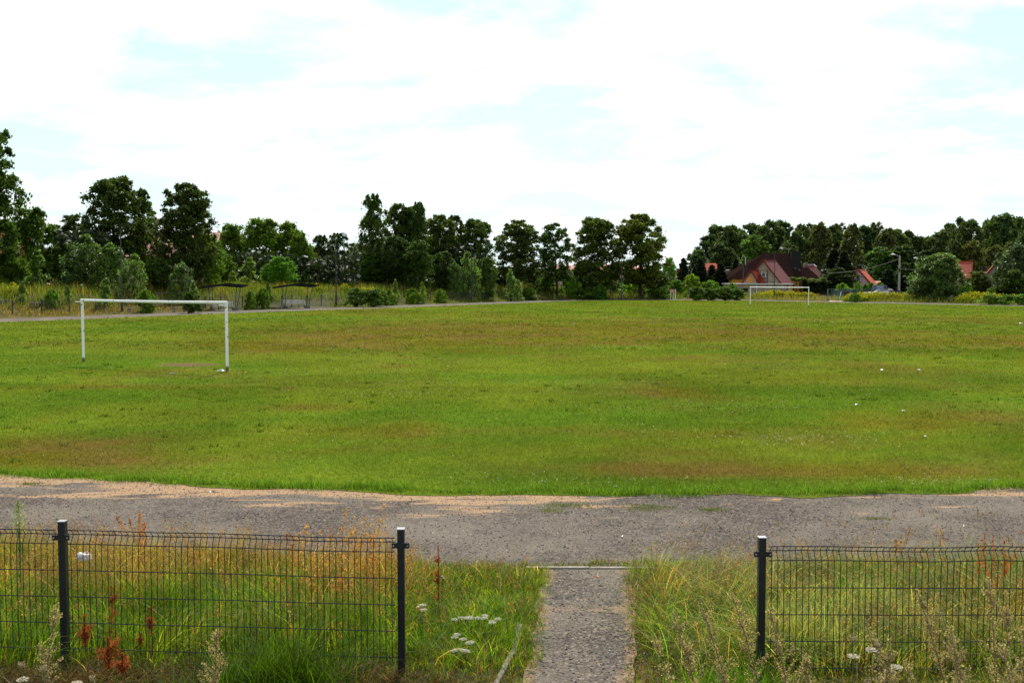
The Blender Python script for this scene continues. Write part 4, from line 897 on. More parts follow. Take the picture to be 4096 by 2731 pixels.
for a in (
 ('birch', 373, 15, 191, 160, 'tallest feathery birch, left end of the central group', (1.1, 1.15, 1), GB),
 ('birch', 396, 19, 201, 164, 'dense dark tree right beside the tallest birch', (1.0, 1.05, .9), GB),
 ('chestnut', 409, 20, 203, 165, 'broad dark tree in the middle of the dense central group', (1.0, 1.1, .9), GB),
 ('birch', 418, 10, 198, 163, 'thin wispy tree top on the right shoulder of the dense group', (1.0, 1.0, .9), GB),
 ('chestnut', 438, 20, 213, 169, 'dark tree sloping down at the right of the dense central group', (1.0, 1.05, .85), GB),
 ('chestnut_open', 454, 13, 213, 173, 'small rounded top between the dense group and the chestnut row', (1.05, 1.05, .85), GB),
 ('birch', 397, 18, 234, 156, 'dark birch undergrowth before the dense group, left part', (.7, .8, .8), GB),
 ('birch', 418, 15, 238, 154, 'upright green tree standing before the dense group', (.95, 1.2, .9), GB),
 ('round', 378, 19, 252, 157, 'dark shrub below the tallest birch', (.5, .6, .6), GB),
 ('birch', 443, 14, 250, 160, 'green young birch before the right part of the dense group', (.9, 1.1, .9), GB),
 ('poplar', 470, 13, 252, 160, 'pale silver green shrub behind the third floodlight pole', (.95, 1.15, .75), GB),
 ('poplar', 456, 10, 262, 158, 'small silver shrub left of the third floodlight pole', (.9, 1.0, .9), GB),
 ('birch', 488, 11, 256, 163, 'thin pale birch right of the third floodlight pole', (1.4, 1.5, 1.3), GB)):
    tree(*a)
GC = 'row of dark chestnut trees beyond the pitch'
for a in (
 ('chestnut', 479, 20, 217, 174, 'first chestnut of the row, leftmost with a rounded top', (.95, .95, .9), GC),
 ('chestnut', 518, 23, 218, 178, 'second chestnut of the row with a pointed top', (.9, .9, .95), GC),
 ('chestnut_open', 557, 19, 221, 180, 'thinnest chestnut of the row with its bare slender trunk showing', (.95, .95, 1.0), GC),
 ('chestnut', 598, 26, 215, 182, 'fourth chestnut of the row, broad with a yellowish top', (1.2, 1.05, .7), GC),
 ('chestnut', 640, 28, 212, 184, 'rightmost and biggest chestnut of the row', (1.1, 1.0, .75), GC)):
    tree(*a)
GD = 'low shrubs under and between the chestnuts'
for a in (
 ('sapling', 511, 8, 269, 164, 'silvery sapling before the second chestnut', (1.15, 1.3, 1.0), GD),
 ('sapling', 518, 6, 278, 163, 'lower silvery sapling leaning beside the taller one', (1.2, 1.3, 1.1), GD),
 ('round', 500, 15, 266, 183, 'dark shrub between the first and second chestnut', (.5, .5, .6), GD),
 ('round', 538, 16, 268, 186, 'dark olive shrub between the second and third chestnut', (.7, .75, .6), GD),
 ('bush', 545, 14, 277, 182, 'olive bush left of the slender chestnut trunk', (.9, .95, .6), GD),
 ('bush', 570, 12, 277, 181, 'bright green bush right of the slender chestnut trunk', (1.3, 1.5, .7), GD),
 ('round', 583, 12, 262, 190, 'dark shrub left of the yellowish topped chestnut', (.55, .55, .55), GD),
 ('bush', 610, 12, 280, 190, 'dark bush between the two biggest chestnuts', (.7, .8, .6), GD),
 ('bush', 632, 16, 280, 192, 'pale lit bush behind the trunk of the biggest chestnut', (1.6, 1.9, 1.2), GD),
 ('round', 655, 14, 264, 188, 'dark shrub hugging the right side of the biggest chestnut', (.5, .5, .5), GD),
 ('bush', 600, 9, 285, 178, 'grey green bush in front of the fourth chestnut', (.9, 1.1, 1.1), GD),
 ('bush', 587, 20, 288, 180, 'low olive weeds mound under the yellowish chestnut', (.9, 1, .8), GD),
 ('round', 668, 8, 257, 236, 'small far round green tree right of the chestnut row', (1.3, 1.5, 1.2), GD),
 ('bush', 676, 12, 280, 192, 'pale green bush below the far round tree', (1.3, 1.4, 1.0), GD),
 ('bush', 662, 12, 287, 182, 'dark green bush left of the pink sign', (.9, 1, .7), GD),
 ('bush', 528, 9, 287, 170, 'low green bush before the second chestnut, right side', (.9, 1.1, .7), GD)):
    tree(*a)
GE = 'spruces and bushes around the brown roofed house'
for a in (
 ('spruce', 684, 9, 257, 205, 'small dark spruce at the left end of the wood', (1, 1, 1), GE),
 ('spruce', 694, 7, 266, 206, 'thin spruce top right of the first small spruce', (1, 1, 1), GE),
 ('spruce', 702, 11, 257, 208, 'wider dark spruce left of the brown roofed house', (.9, .9, .9), GE),
 ('spruce', 721, 12, 262, 208, 'dark spruce close to the left eave of the brown roof', (.8, .8, .8), GE),
 ('spruce', 712, 10, 264, 212, 'dark spruce between the wide one and the left eave of the brown roof', (.8, .8, .8), GE),
 ('spruce', 735, 9, 258, 222, 'dark spruce behind the chimney with the metal flue', (.8, .8, .8), GE),
 ('chestbush', 692, 10, 274, 186, 'yellow green rounded bush beyond the left hedge', (1.9, 1.75, .8), GE),
 ('chestbush', 711, 12, 280, 187, 'bright green low bush right of the yellow green one', (1.3, 1.6, .8), GE),
 ('spruce', 832, 15, 248, 222, 'dark spruce right of the brown roofed house', (.8, .8, .8), GE),
 ('spruce', 846, 14, 250, 216, 'dark spruce left of the pink house', (.8, .8, .8), GE),
 ('round', 838, 22, 268, 214, 'very dark shrubbery behind the chain link gate', (.4, .42, .4), GE),
 ('bush', 842, 9, 283, 204, 'light green spreading bush above the gate', (1.5, 1.7, .8), GE),
 ('bush', 858, 5, 282, 206, 'whitish green rounded bush at the corner of the pink house', (1.4, 1.6, 1.6), GE),
 ('bush', 865, 5, 284, 207, 'small clipped green bush before the pink house', (.8, 1.0, .6), GE),
 ('bush', 871, 6, 282.5, 207, 'larger clipped green bush before the pink house, middle one', (.7, .95, .5), GE),
 ('bush', 880, 6, 282, 209, 'clipped yellowish bush behind the blue truck cab', (1.2, 1.4, .6), GE),
 ('spruce', 887, 12, 268, 222, 'cone shaped dark conifer between the pink house and the concrete pole', (.9, 1, .9), GE),
 ('spruce', 903, 9, 274, 224, 'low dark conifer right behind the concrete pole', (.7, .7, .7), GE),
 ('spruce', 919, 10, 257, 206, 'dark slim conifer left of the big round bush', (1.0, 1.1, .8), GE),
 ('round', 908, 14, 262, 226, 'dark shrubbery behind the concrete pole', (.4, .45, .45), GE)):
    tree(*a)
GF = 'bushes and trees at the right beyond the pitch'
for a in (
 ('bigbush', 937, 28, 254, 158, 'big round dark bush with pale lit top, right of the goldenrod', (1, 1, 1), GF),
 ('chestnut_open', 941, 17, 251, 166, 'bright green maple leaved tree top behind the big round bush', (2.3, 2.6, .9), GF),
 ('round', 977, 15, 271, 163, 'grey purple shrub right of the big round bush', (.75, .65, .75), GF),
 ('willow', 1012, 20, 243, 160, 'silver leaved willow hiding the grey gable', (1, 1.05, 1), GF),
 ('willow', 1030, 16, 228, 164, 'taller willow cut by the right edge of the photo', (.9, 1.05, .8), GF),
 ('bush', 966, 8, 284, 158, 'light green sprawling bush at the right foot of the big round bush', (1.4, 1.7, .8), GF),
 ('bush', 994, 10, 287, 158, 'yellowish bush below the grey gable window', (1.5, 1.6, 1.0), GF),
 ('round', 1012, 18, 268, 156, 'dark shrub base of the right hand willows', (.6, .65, .6), GF)):
    tree(*a)
# forest behind the houses
prof_ = [(696, 249), (707, 233), (717, 223), (730, 224), (739, 227), (749, 221.6), (760, 224), (773, 218.6), (781, 219), (794, 230), (801, 222), (812, 221), (820, 220), (831, 224), (839, 221), (853, 221.6), (865, 224), (873, 220), (884, 226), (896, 228), (908, 229), (915, 236), (926, 236), (934, 234), (943, 229), (950, 222), (960, 215.6), (970, 218), (986, 218.6), (996, 214), (1003, 212), (1013, 217), (1024, 215), (1036, 213)]
birchy = {801, 812, 820, 839, 853, 873, 884}
LF = {696: 'lowest leafy tree at the left end of the wood', 707: 'second tree from the left end of the wood, stepping down', 717: 'tree with a ragged top at the left shoulder of the wood', 730: 'dark tree of the wood above the left spruces', 739: 'dark tree of the wood above the metal flue', 749: 'very dark pointed tree of the wood left of the brown ridge',
      760: 'tree of the wood behind the left end of the brown ridge', 773: 'highest tree of the wood above the brown ridge', 781: 'tree of the wood right beside the highest above the ridge', 794: 'dipping tree of the wood above the black chimney', 801: 'pale birch of the wood just right of the dip above the chimney', 812: 'first of two wide pale birches right of the black chimney', 820: 'pale birch of the wood with a high rounded top',
      831: 'dark tree of the wood between the pale birches', 839: 'widest olive birch of the wood above the gate', 853: 'olive birch of the wood above the pink house', 865: 'dark narrow tree of the wood above the pink roof', 873: 'tall spiky birch of the wood above the pink roof, right side', 884: 'pale birch of the wood left of the concrete pole top', 896: 'dark tree of the wood just left of the concrete pole', 908: 'rounded dark tree of the wood right of the concrete pole',
      915: 'low tree of the wood at the gap between its two halves', 926: 'lowest distant tree in the gap of the wood', 934: 'distant feathery tree right of the gap of the wood', 943: 'tree of the right wood rising from the gap', 950: 'second rising tree of the right wood', 960: 'first high rounded tree of the right wood', 970: 'dark tree of the right wood right of the first high one',
      986: 'dark tree of the right wood above the red roof', 996: 'dark tree of the right wood between red roof and grey gable', 1003: 'highest tree of the right wood with a pointed top', 1013: 'tree of the right wood above the willow', 1024: 'tree of the right wood at the right edge of the photo', 1036: 'tree of the right wood just beyond the right edge of the photo'}
for i_, (u, v) in enumerate(prof_):
    Y = 262 + 26 * ((i_ * 7) % 3) / 2 if u < 940 else 236 + 22 * ((i_ * 5) % 3) / 2
    if u in (915, 926, 934): Y = 330
    b_ = u in birchy; tt = rng.uniform(.85, 1.15)
    tree('woodbirch' if b_ else 'wood', u, (11.5 if b_ else 12.5) + rng.uniform(-1, 2.5), v, Y, LF[u], (tt, tt, tt), 'trees of the wood behind the houses')
LF2 = ['olive birch in front of the wood above the left of the black chimney', 'green tree before the wood behind the brown ridge, left part', 'dark tree before the wood above the left spruces', 'light birch low before the right wood, left of the green tree top', 'olive birch low before the right wood above the red roof', 'grey green birch before the right wood between red roof and gable', 'yellowish birch before the right wood above the grey gable', 'dark low tree before the wood behind the concrete pole', 'green tree before the wood right of the pink roof', 'dark tree low at the gap of the wood behind the big round bush']
for (k_, u, h_, v, Y, t_), l_ in zip((('woodbirch', 790, 12, 240, 246, (1, 1, 1)), ('wood', 752, 14, 234, 248, (1.2, 1.35, .9)), ('wood', 722, 14, 240, 246, (.8, .85, .9)), ('woodbirch', 953, 10, 238, 222, (.8, .85, .8)), ('woodbirch', 972, 12, 238, 220, (1.2, 1.15, .8)), ('woodbirch', 992, 12, 243, 222, (1, 1, .9)), ('woodbirch', 1010, 12, 240, 222, (1.1, 1.1, .8)), ('wood', 902, 16, 244, 240, (.7, .8, .8)), ('wood', 880, 14, 246, 240, (1, 1.2, .8)), ('wood', 930, 16, 248, 236, (.7, .85, .8))), LF2):
    tree(k_, u, h_, v, Y, l_, t_, 'lower trees in front of the wood')
# dark understorey behind everything
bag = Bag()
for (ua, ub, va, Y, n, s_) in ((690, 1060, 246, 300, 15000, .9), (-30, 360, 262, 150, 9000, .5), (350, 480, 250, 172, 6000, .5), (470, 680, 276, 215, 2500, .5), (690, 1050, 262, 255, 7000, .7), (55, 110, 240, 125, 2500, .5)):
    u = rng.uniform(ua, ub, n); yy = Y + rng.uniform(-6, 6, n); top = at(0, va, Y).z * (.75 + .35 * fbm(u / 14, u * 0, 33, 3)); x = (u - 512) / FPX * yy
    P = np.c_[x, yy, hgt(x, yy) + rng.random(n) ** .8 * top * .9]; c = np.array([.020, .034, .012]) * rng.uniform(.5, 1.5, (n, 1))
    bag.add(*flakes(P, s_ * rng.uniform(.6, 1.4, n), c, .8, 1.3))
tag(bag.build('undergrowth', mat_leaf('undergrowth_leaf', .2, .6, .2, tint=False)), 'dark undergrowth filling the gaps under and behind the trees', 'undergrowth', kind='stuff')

# ------------------------------------------------------------ weeds beyond the track
def weeds(n, ua, ub, dmin, dmax, hm, cols, thr, sd, wk=1.0, Ylim=(60, 215)):
    k = np.arange(len(OUTC)); o = OUTC; sel = (o[:, 1] > Ylim[0])
    idx = rng.choice(k[sel], n); a = o[idx]; b = o[(idx + 1) % len(o)]; t = rng.random((n, 1)); p = a * (1 - t) + b * t
    tn = (b - a) / np.linalg.norm(b - a, axis=1)[:, None]; d = rng.uniform(dmin, dmax, n); p = p + np.c_[tn[:, 1], -tn[:, 0]] * d[:, None]
    u = p[:, 0] / p[:, 1] * FPX + 512; q = (u > ua) & (u < ub) & (fbm(p[:, 0] / 3, p[:, 1] / 3, sd, 3) > thr); p, d = p[q], d[q]; n = len(p)
    c = np.array(cols)[rng.integers(0, len(cols), n)] * rng.uniform(.6, 1.4, (n, 1)); cl = .5 + fbm(p[:, 0] / 1.5, p[:, 1] / 1.5, sd + 3, 3)
    P = np.c_[p[:, 0], p[:, 1], hgt(p[:, 0], p[:, 1]) - .05]
    return blades(P, hm * 1.15 * cl * rng.uniform(.5, 1.2, n) * np.clip(d / 2.5, .25, 1), np.full(n, .055 * wk), rng.uniform(.05, .7, n), rng.uniform(0, 6.28, n), c * .85, c * 1.15, segs=2)
bag = Bag(); GW = [(.12, .17, .022), (.16, .18, .03), (.08, .13, .02)]; DW = [(.30, .22, .07), (.26, .20, .07), (.32, .16, .06)]
bag.add(*weeds(26000, -30, 190, 2.2, 6, .35, GW + DW + DW, .0, 3)); bag.add(*weeds(80000, -30, 560, 4.5, 22, .95, GW + GW + GW + [(.17, .15, .05), (.06, .10, .03)], .0, 5))
bag.add(*weeds(22000, -30, 560, 6, 20, 1.1, DW + [(.30, .14, .06)], .58, 7)); bag.add(*weeds(26000, 330, 640, 1.0, 5, .45, GW + GW + [(.2, .17, .06)], .0, 9))
bag.add(*weeds(30000, 540, 760, 1.0, 9, 1.15, GW + [(.13, .13, .05), (.17, .15, .07)], .0, 11)); bag.add(*weeds(26000, 740, 1060, .6, 9, .8, GW + [(.22, .16, .07)], .0, 13)); bag.add(*weeds(9000, 740, 835, .8, 6, .8, DW, .4, 15))
tag(bag.build('meadow_weeds', GRASS), 'tall rough weeds and dry grasses on the bank beyond the running track', 'weeds', kind='stuff')
bag = Bag(); bag.add(*weeds(40000, 175, 480, .1, 5.2, .10, [(.09, .16, .015), (.12, .17, .02)], .0, 17, 1.1))
bag.add(*weeds(50000, -40, 215, .3, 5.5, .28, [(.28, .19, .07), (.24, .18, .06), (.13, .17, .03)], .0, 19, 1.1))
tag(bag.build('verge_grass', GRASS), 'short bright green grass strip between the far track and the mesh fence', 'grass', kind='stuff')
# goldenrod clumps: shared prototype meshes
def goldenrod_proto(seed, yellow):
    global rng
    keep = rng; rng = np.random.default_rng(seed); n = 800; a = rng.uniform(0, 6.28, n); q = np.sqrt(rng.random(n)) * 1.3; P = np.c_[np.cos(a) * q, np.sin(a) * q * .8, np.zeros(n)]
    hh = (1.25 - .35 * q ** 2) * rng.uniform(.55, 1.0, n) * (.7 + .6 * fbm(P[:, 0] * 1.6 + 9, P[:, 1] * 1.6, seed)); c = np.array([.12, .17, .022]) * rng.uniform(.5, 1.4, (n, 1)); b = Bag(); b.add(*blades(P, hh, np.full(n, .06), rng.uniform(.02, .35, n), rng.uniform(0, 6.28, n), c, segs=2))
    o = b.build('stems', GRASS); s = o.data; bpy.data.objects.remove(o)
    m_ = int(850 * yellow); a = rng.uniform(0, 6.28, m_); q = np.sqrt(rng.random(m_)) * 1.35; P = np.c_[np.cos(a) * q, np.sin(a) * q * .8, (1.30 - .35 * q ** 2) * rng.uniform(.62, 1.06, m_)]; P[:, 2] *= .7 + .6 * fbm(P[:, 0] * 1.6 + 9, P[:, 1] * 1.6, seed)
    b = Bag(); b.add(*flakes(P, .12 * rng.uniform(.6, 1.3, m_), np.array([.27, .26, .018]) * rng.uniform(.55, 1.35, (m_, 1)), .8, 1.6)); o = b.build('blossoms', GRASS); f = o.data; bpy.data.objects.remove(o)
    rng = keep; return s, f
GP = [goldenrod_proto(5, 1.0), goldenrod_proto(6, .55), goldenrod_proto(8, .25)]
def goldenrod(u, v0, Y, s, k, lab, hz=1.0):
    p = at(u, 290, Y); e = empty('goldenrod', (p.x, Y, h1(p.x, Y) - .05), lab, 'goldenrod', 'clumps of yellow flowering goldenrod beyond the pitch', rz=rng.uniform(0, 6.28)); e.scale = (s, s, hz * .86)
    link(bpy.data.objects.new('stems', GP[k][0]), e); link(bpy.data.objects.new('blossoms', GP[k][1]), e)
for a in ((759, 0, 186, 1.1, 1, 'small orange tinged goldenrod clump just inside the left post of the far goal'), (768, 0, 184, 1.2, 1, 'goldenrod clump left of the pole behind the far goal', 1.1), (775, 0, 186, 1.4, 0, 'tallest goldenrod clump, at the pole behind the far goal', 1.35), (789, 0, 187, 1.4, 1, 'goldenrod clump between the pole and the right far goal post', 1.15),
          (801, 0, 186, 1.2, 0, 'widest flat goldenrod clump, left part, by the right far goal post', 1.0), (807, 0, 186, 1.1, 0, 'goldenrod clump touching the right far goal post'), (856, 0, 162, 1.35, 0, 'orange yellow goldenrod at the right gate post', 1.25), (864, 0, 163, 1.3, 1, 'goldenrod second from the gate post', 1.2), (872, 0, 164, 1.3, 1, 'goldenrod below the blue truck cab', 1.15),
          (880, 0, 164, 1.4, 1, 'goldenrod below the back of the blue truck', 1.2), (889, 0, 164, 1.4, 1, 'goldenrod left of the concrete pole foot', 1.15), (898, 0, 164, 1.4, 1, 'goldenrod right of the concrete pole foot', 1.1), (907, 0, 163, 1.4, 1, 'goldenrod next to the big round bush, left side', 1.15), (915, 0, 163, 1.2, 1, 'goldenrod squeezed against the big round bush', 1.0),
          (851, 0, 161, .9, 2, 'dark leaved bush like goldenrod right at the gate post', 1.0), (966, 0, 150, 1.3, 2, 'goldenrod right of the big round bush', 1.2), (974, 0, 152, 1.4, 1, 'brightest goldenrod between the round bush and the grey gable', 1.3), (983, 0, 152, 1.4, 1, 'goldenrod below the grey purple shrub', 1.2), (992, 0, 150, 1.4, 2, 'green goldenrod below the gable window', 1.15), (1002, 0, 150, 1.4, 2, 'green goldenrod below the willow', 1.05),
          (1012, 0, 149, 1.4, 2, 'goldenrod with orange tips near the right edge', 1.0), (1022, 0, 149, 1.4, 2, 'green goldenrod cut by the right edge', 1.0), (426 + 3, 0, 152, 1.0, 0, 'x') , (433 - 11 , 0, 0, 0, 0, 'x')):
    if a[5] == 'x': continue
    goldenrod(*a)
goldenrod(366, 0, 140, 1.3, 0, 'bright yellow goldenrod mound above the low juniper like bush', 1.3); goldenrod(345, 0, 141, .8, 2, 'small goldenrod right of the second floodlight pole', 1.0)
goldenrod(317, 0, 136, .7, 2, 'orange tinged goldenrod right of the right shelter', 1.0); goldenrod(12, 0, 100, 1.1, 2, 'goldenrod at the far left on the bank', 1.1)
# dark rose hedges
for a in (('chestbush', 357, 15, 287.5, 129, 'dark low spreading bush right of the second pole, left half', (.75, .85, .75), 'low dark hedge bushes'), ('chestbush', 375, 16, 288, 129, 'dark low spreading bush right of the second pole, right half', (.7, .8, .7), 'low dark hedge bushes'),
          ('chestbush', 697, 13, 286, 170, 'leftmost of the dark hedge bushes left of the far goal', (.75, .8, .8), 'low dark hedge bushes'), ('chestbush', 712, 12, 287, 170, 'second dark hedge bush left of the far goal', (.7, .75, .75), 'low dark hedge bushes'), ('chestbush', 724, 12, 286.5, 170, 'third dark hedge bush left of the far goal', (.75, .75, .75), 'low dark hedge bushes'), ('chestbush', 737, 11, 288, 170, 'rightmost dark hedge bush, nearest the far goal', (.7, .75, .7), 'low dark hedge bushes'),
          ('bush', 733, 8, 283, 180, 'low green bush above the rightmost hedge bush', (1.2, 1.3, .8), 'low dark hedge bushes'), ('chestbush', 191, 12, 291, 104, 'low dark bush left of the left shelter, behind the goal bar', (.6, .65, .7), 'low dark hedge bushes'),
          ('chestbush', 990, 12, 293.5, 141, 'low hedge bush right of the big round bush', (1.3, 1.4, .8), 'low hedge at the right edge'), ('chestbush', 1006, 12, 294, 140, 'low hedge bush below the willow', (1.2, 1.4, .7), 'low hedge at the right edge'), ('chestbush', 1022, 12, 293.5, 139, 'low hedge bush cut by the right edge of the photo', (1.2, 1.4, .7), 'low hedge at the right edge'), ('chestbush', 855, 7, 292.5, 156, 'dark bush at the track edge right of the gate', (.9, 1.0, .7), 'low hedge at the right edge')):
    tree(*a)
# ------------------------------------------------------------ floodlight poles
def track_point(u, d):
    o = offset(OUT, d); best = None
    for i in range(len(o)):
        p, q = o[i], o[(i + 1) % len(o)]
        if p[1] < 60 or q[1] < 60: continue
        ua, ub = p[0] / p[1] * FPX + 512, q[0] / q[1] * FPX + 512
        if (ua - u) * (ub - u) <= 0 and p[0] < 40: f = (u - ua) / (ub - ua + 1e-9); w_ = p + (q - p) * f; best = w_ if best is None or w_[1] < best[1] else best
    return best

POLEM = mat_simple('dark_pole_paint', (.03, .032, .035), .5, .4)
LAMPM = mat_simple('lamp_glass', (.5, .52, .55), .2, .8)
def pole(u, vtop, Y, side, lab, lamp=True):
    p = at(u, 295, Y); g = h1(p.x, Y); H = at(0, vtop, Y).z - g; t = empty('floodlight_pole', (p.x, Y, g), lab, 'floodlight pole', 'floodlight poles around the pitch')
    MB().tube([(0, 0, -.2), (0, 0, 1.4), (0, 0, 1.45), (0, 0, H)], [.11, .11, .075, .05], 10).build('pole', POLEM, t)
    e = Vector((side * .95, 0, H + .55)); MB().tube([(0, 0, H - .1), (side * .35, 0, H + .28), e], .028, 6).build('arm', POLEM, t)
    rot = Matrix.Translation(e) @ Matrix.Rotation(side * R(22), 4, 'Y')
    l = MB().box(-.22, .26, -.22, .22, -.04, .44, M=rot @ Matrix.Rotation(R(-25), 4, 'X')).build('lamp_head', POLEM, t, bevel=.03)
    MB().box(-.18, .22, -.25, -.225, 0, .40, M=rot @ Matrix.Rotation(R(-25), 4, 'X')).build('lamp_glass', LAMPM, l)
    MB().box(-.10, .10, -.125, -.105, .5, .9).build('access_door', POLEM, t)
pole(121.7, 229, track_point(121.7, 2.4)[1], 1, 'floodlight pole before the left trees, standing over the near goal bar')
pole(336.2, 241, track_point(336.2, 2.2)[1], 1, 'floodlight pole against the sky, right of the second shelter')
pole(471.5, 244, track_point(471.5, 3.0)[1], 1, 'floodlight pole before the left end of the chestnut row')
pole(621.5, 252, 171, 1, 'floodlight pole between the two biggest chestnuts')
pole(774.2, 252.5, 178, 1, 'floodlight pole before the brown roofed house')

# ------------------------------------------------------------ shelters with benches
BLUEM = mat_simple('faded_blue_paint', (.035, .065, .12), .6, .4, var=.4, scale=4); ROOFD = mat_simple('tar_roof', (.012, .010, .010), .95, .0, var=.4)
GREYW = mat_simple('grey_wood', (.55, .52, .47), .85, .2, var=.4, scale=9)
def shelter(L0, L1, vtop, vbot, Y, lab, blab):
    """long side parallel to the track; L0, L1: roof ends in px"""
    a = at(L0, vtop, Y - 1.0); b_ = at(L1, vtop, Y + 1.5); g = h1((a.x + b_.x) / 2, Y); cx = (a.x + b_.x) / 2; dirv = Vector((b_.x - a.x, b_.y - a.y, 0)); Ln = dirv.length; yaw = math.atan2(dirv.y, dirv.x)
    H = at(0, vtop, Y).z - g; t = empty('shelter', (cx, Y, g), lab, 'shelter', 'open shelters beside the track', rz=yaw)
    h_ = Ln / 2; mb = MB()      # low pitched roof, ridge in the middle, front edge raised
    for x0, x1, z0, z1 in ((-h_, 0, H - .42, H - .10), (0, h_, H - .10, H - .30)):
        for y0, y1, q in ((-1.25, 1.15, 0),):
            mb.hexa([(x0, y0, z0 + .10), (x1, y0, z1 + .10), (x1, y1, z1 - .12), (x0, y1, z0 - .12), (x0, y0, z0 + .16), (x1, y0, z1 + .16), (x1, y1, z1 - .06), (x0, y1, z0 - .06)])
    r = mb.build('roof', ROOFD, t); mb = MB()
    for y in (-1.0, 0, .95): mb.tube([(-h_ * .97, y, H - .46 - y * .09), (0, y, H - .17 - y * .09), (h_ * .97, y, H - .36 - y * .09)], .035, 6)
    mb.build('roof_purlins', BLUEM, r)
    for sx in (-1, 1):
        fx = sx * h_ * .52
        for y, lean in ((-.45, -.75), (.30, .5)):
            MB().tube([(fx + .06 * sx, y * .6, 0), (fx + .1 * sx + (.28 if sx > 0 else -.05), y + lean * .7, H - .35)], .042, 8).build('leg', BLUEM, t)
        MB().hexa([(fx - .35, -.55, -.15), (fx + .35, -.55, -.15), (fx + .35, .35, -.15), (fx - .35, .35, -.15), (fx - .18, -.4, .22), (fx + .18, -.4, .22), (fx + .18, .2, .22), (fx - .18, .2, .22)]).build('footing', mat_foot, t)
    MB().box(-h_ * .62, h_ * .66, -.9, .6, -.1, .03).build('slab', CONC, t)
    w_ = Ln * .26; t2 = empty('bench', (cx, Y, g + .03), blab, 'bench', 'slatted benches under the shelters', rz=yaw)
    s = MB()
    for k in range(3): s.box(-w_ - .2, w_ - .2, -.32 + k * .13, -.21 + k * .13, .42, .46)
    s.build('seat', GREYW, t2); s = MB()
    for k in range(3): s.box(-w_ - .2, w_ - .2, .10 + k * .03, .13 + k * .03, .56 + k * .14, .67 + k * .14)
    s.build('backrest', GREYW, t2)
    for x in (-w_ * .9, -w_ * .3, w_ * .35, w_ * .85): MB().tube([(x - .2, -.3, .42), (x - .2, -.22, 0), (x - .2, .0, .40), (x - .2, .2, .95)], .022, 6).build('leg', POLEM, t2)
mat_foot = mat_simple('painted_footing', (.06, .07, .09), .8, .2, var=.5)
shelter(201, 246, 283.2, 308, track_point(224, 1.7)[1], 'left one of the two dark roofed open shelters beside the far track', 'slatted bench under the left shelter, partly behind the goal bar')
shelter(275, 317, 283.2, 307, track_point(296, 1.7)[1], 'right one of the two dark roofed open shelters beside the far track', 'slatted bench under the right shelter')

# ------------------------------------------------------------ mesh fence and terrace planks on the left bank
m = M('wire_netting'); P = m.obj(); wv = m.n('ShaderNodeTexVoronoi'); wv.inputs['Scale'].default_value = 1
MESHW = mat_simple('fence_wire', (.03, .034, .036), .5, .4)
us = [-12, 12.6, 42, 69.3, 96, 122, 143, 165, 186, 205.6, 221, 242.5, 259.5, 282, 292, 307, 321.5, 335.7, 349, 362, 374, 385, 398.5, 409.5, 420, 430.5, 441, 451, 460, 469, 478, 487]
tf = empty('mesh_fence', (0, 0, 0), 'low dark wire mesh fence on posts along the far left side of the track', 'fence'); prev = None
for k, u in enumerate(us):
    q = track_point(u, 3.0)
    if q is None: continue
    z = h1(q[0], q[1]); top = z + 1.3
    o = MB().box(q[0] - .045, q[0] + .045, q[1] - .045, q[1] + .045, z - .1, top).build('post', POLEM, tf)
    if prev is not None:
        (px_, py_, pz_) = prev; mb = MB()
        for hh in (.12, .35, .6, .85, 1.1, 1.22): mb.bar((px_, py_, pz_ + hh), (q[0], q[1], z + hh), .012)
        n_ = int(math.hypot(q[0] - px_, q[1] - py_) / .16)
        for j_ in range(1, n_):
            f = j_ / n_; x, y, zz = px_ + (q[0] - px_) * f, py_ + (q[1] - py_) * f, pz_ + (z - pz_) * f
            mb.bar((x, y, zz + .05), (x, y, zz + 1.24), .008)
        mb.build('wire_mesh', MESHW, tf)
    prev = (q[0], q[1], z)
PLK = mat_simple('weathered_plank', (.20, .17, .14), .8, .25, var=.4, scale=5)
def plank(u0, u1, v, Y, lab):
    a = at(u0, v, Y); b_ = at(u1, v, Y + (u1 - u0) * .12); zg = max(h1(a.x, a.y), h1(b_.x, b_.y)); z = min(max(a.z, zg + .25), zg + .5); t = empty('terrace_bench', ((a.x + b_.x) / 2, (a.y + b_.y) / 2, zg), lab, 'bench', 'backless plank benches in the weeds of the left bank')
    o_ = t.location; A = Vector((a.x, a.y, z)) - o_; B = Vector((b_.x, b_.y, z)) - o_
    MB().bar(A, B, .34, .06).build('plank', PLK, t)
    for f in (.12, .88):
        q = A + (B - A) * f; MB().box(q.x - .12, q.x + .12, q.y - .1, q.y + .1, -.3, q.z - .03).build('support', CONC, t)
for a in ((0, 20, 291.2, 104, 'plank bench at the far left, top row in the weeds'), (47, 58, 290.9, 106, 'short plank bench top row, left of the tall sapling'), (50, 58, 293.3, 104, 'short plank bench one row below, left of the tall sapling'), (112, 129, 290.2, 110, 'plank bench behind the first floodlight pole, top row left'), (126, 144, 290.4, 111, 'dark plank bench right of the first floodlight pole, top row'),
          (155, 172, 290.2, 113, 'plank bench below the pink roof, top row'), (125, 146, 293.8, 107, 'plank bench right of the first floodlight pole, second row'), (152, 178, 293.2, 109, 'long plank bench below the pink roof, second row'), (126, 150, 299, 103, 'plank bench low on the bank, just above the goal bar'), (172, 186, 298.7, 106, 'plank bench low on the bank, above the goal bar, right'), (195, 205, 294, 113, 'plank bench just left of the left shelter'),
          (0, 6, 302, 96, 'low plank bench at the left edge near the mesh fence'), (30, 45, 302.6, 97, 'low plank bench behind the second mesh fence post'), (293, 303, 292, 134, 'plank bench behind the right shelter'), (328, 338, 292.5, 138, 'plank bench behind the second floodlight pole')):
    plank(*a)

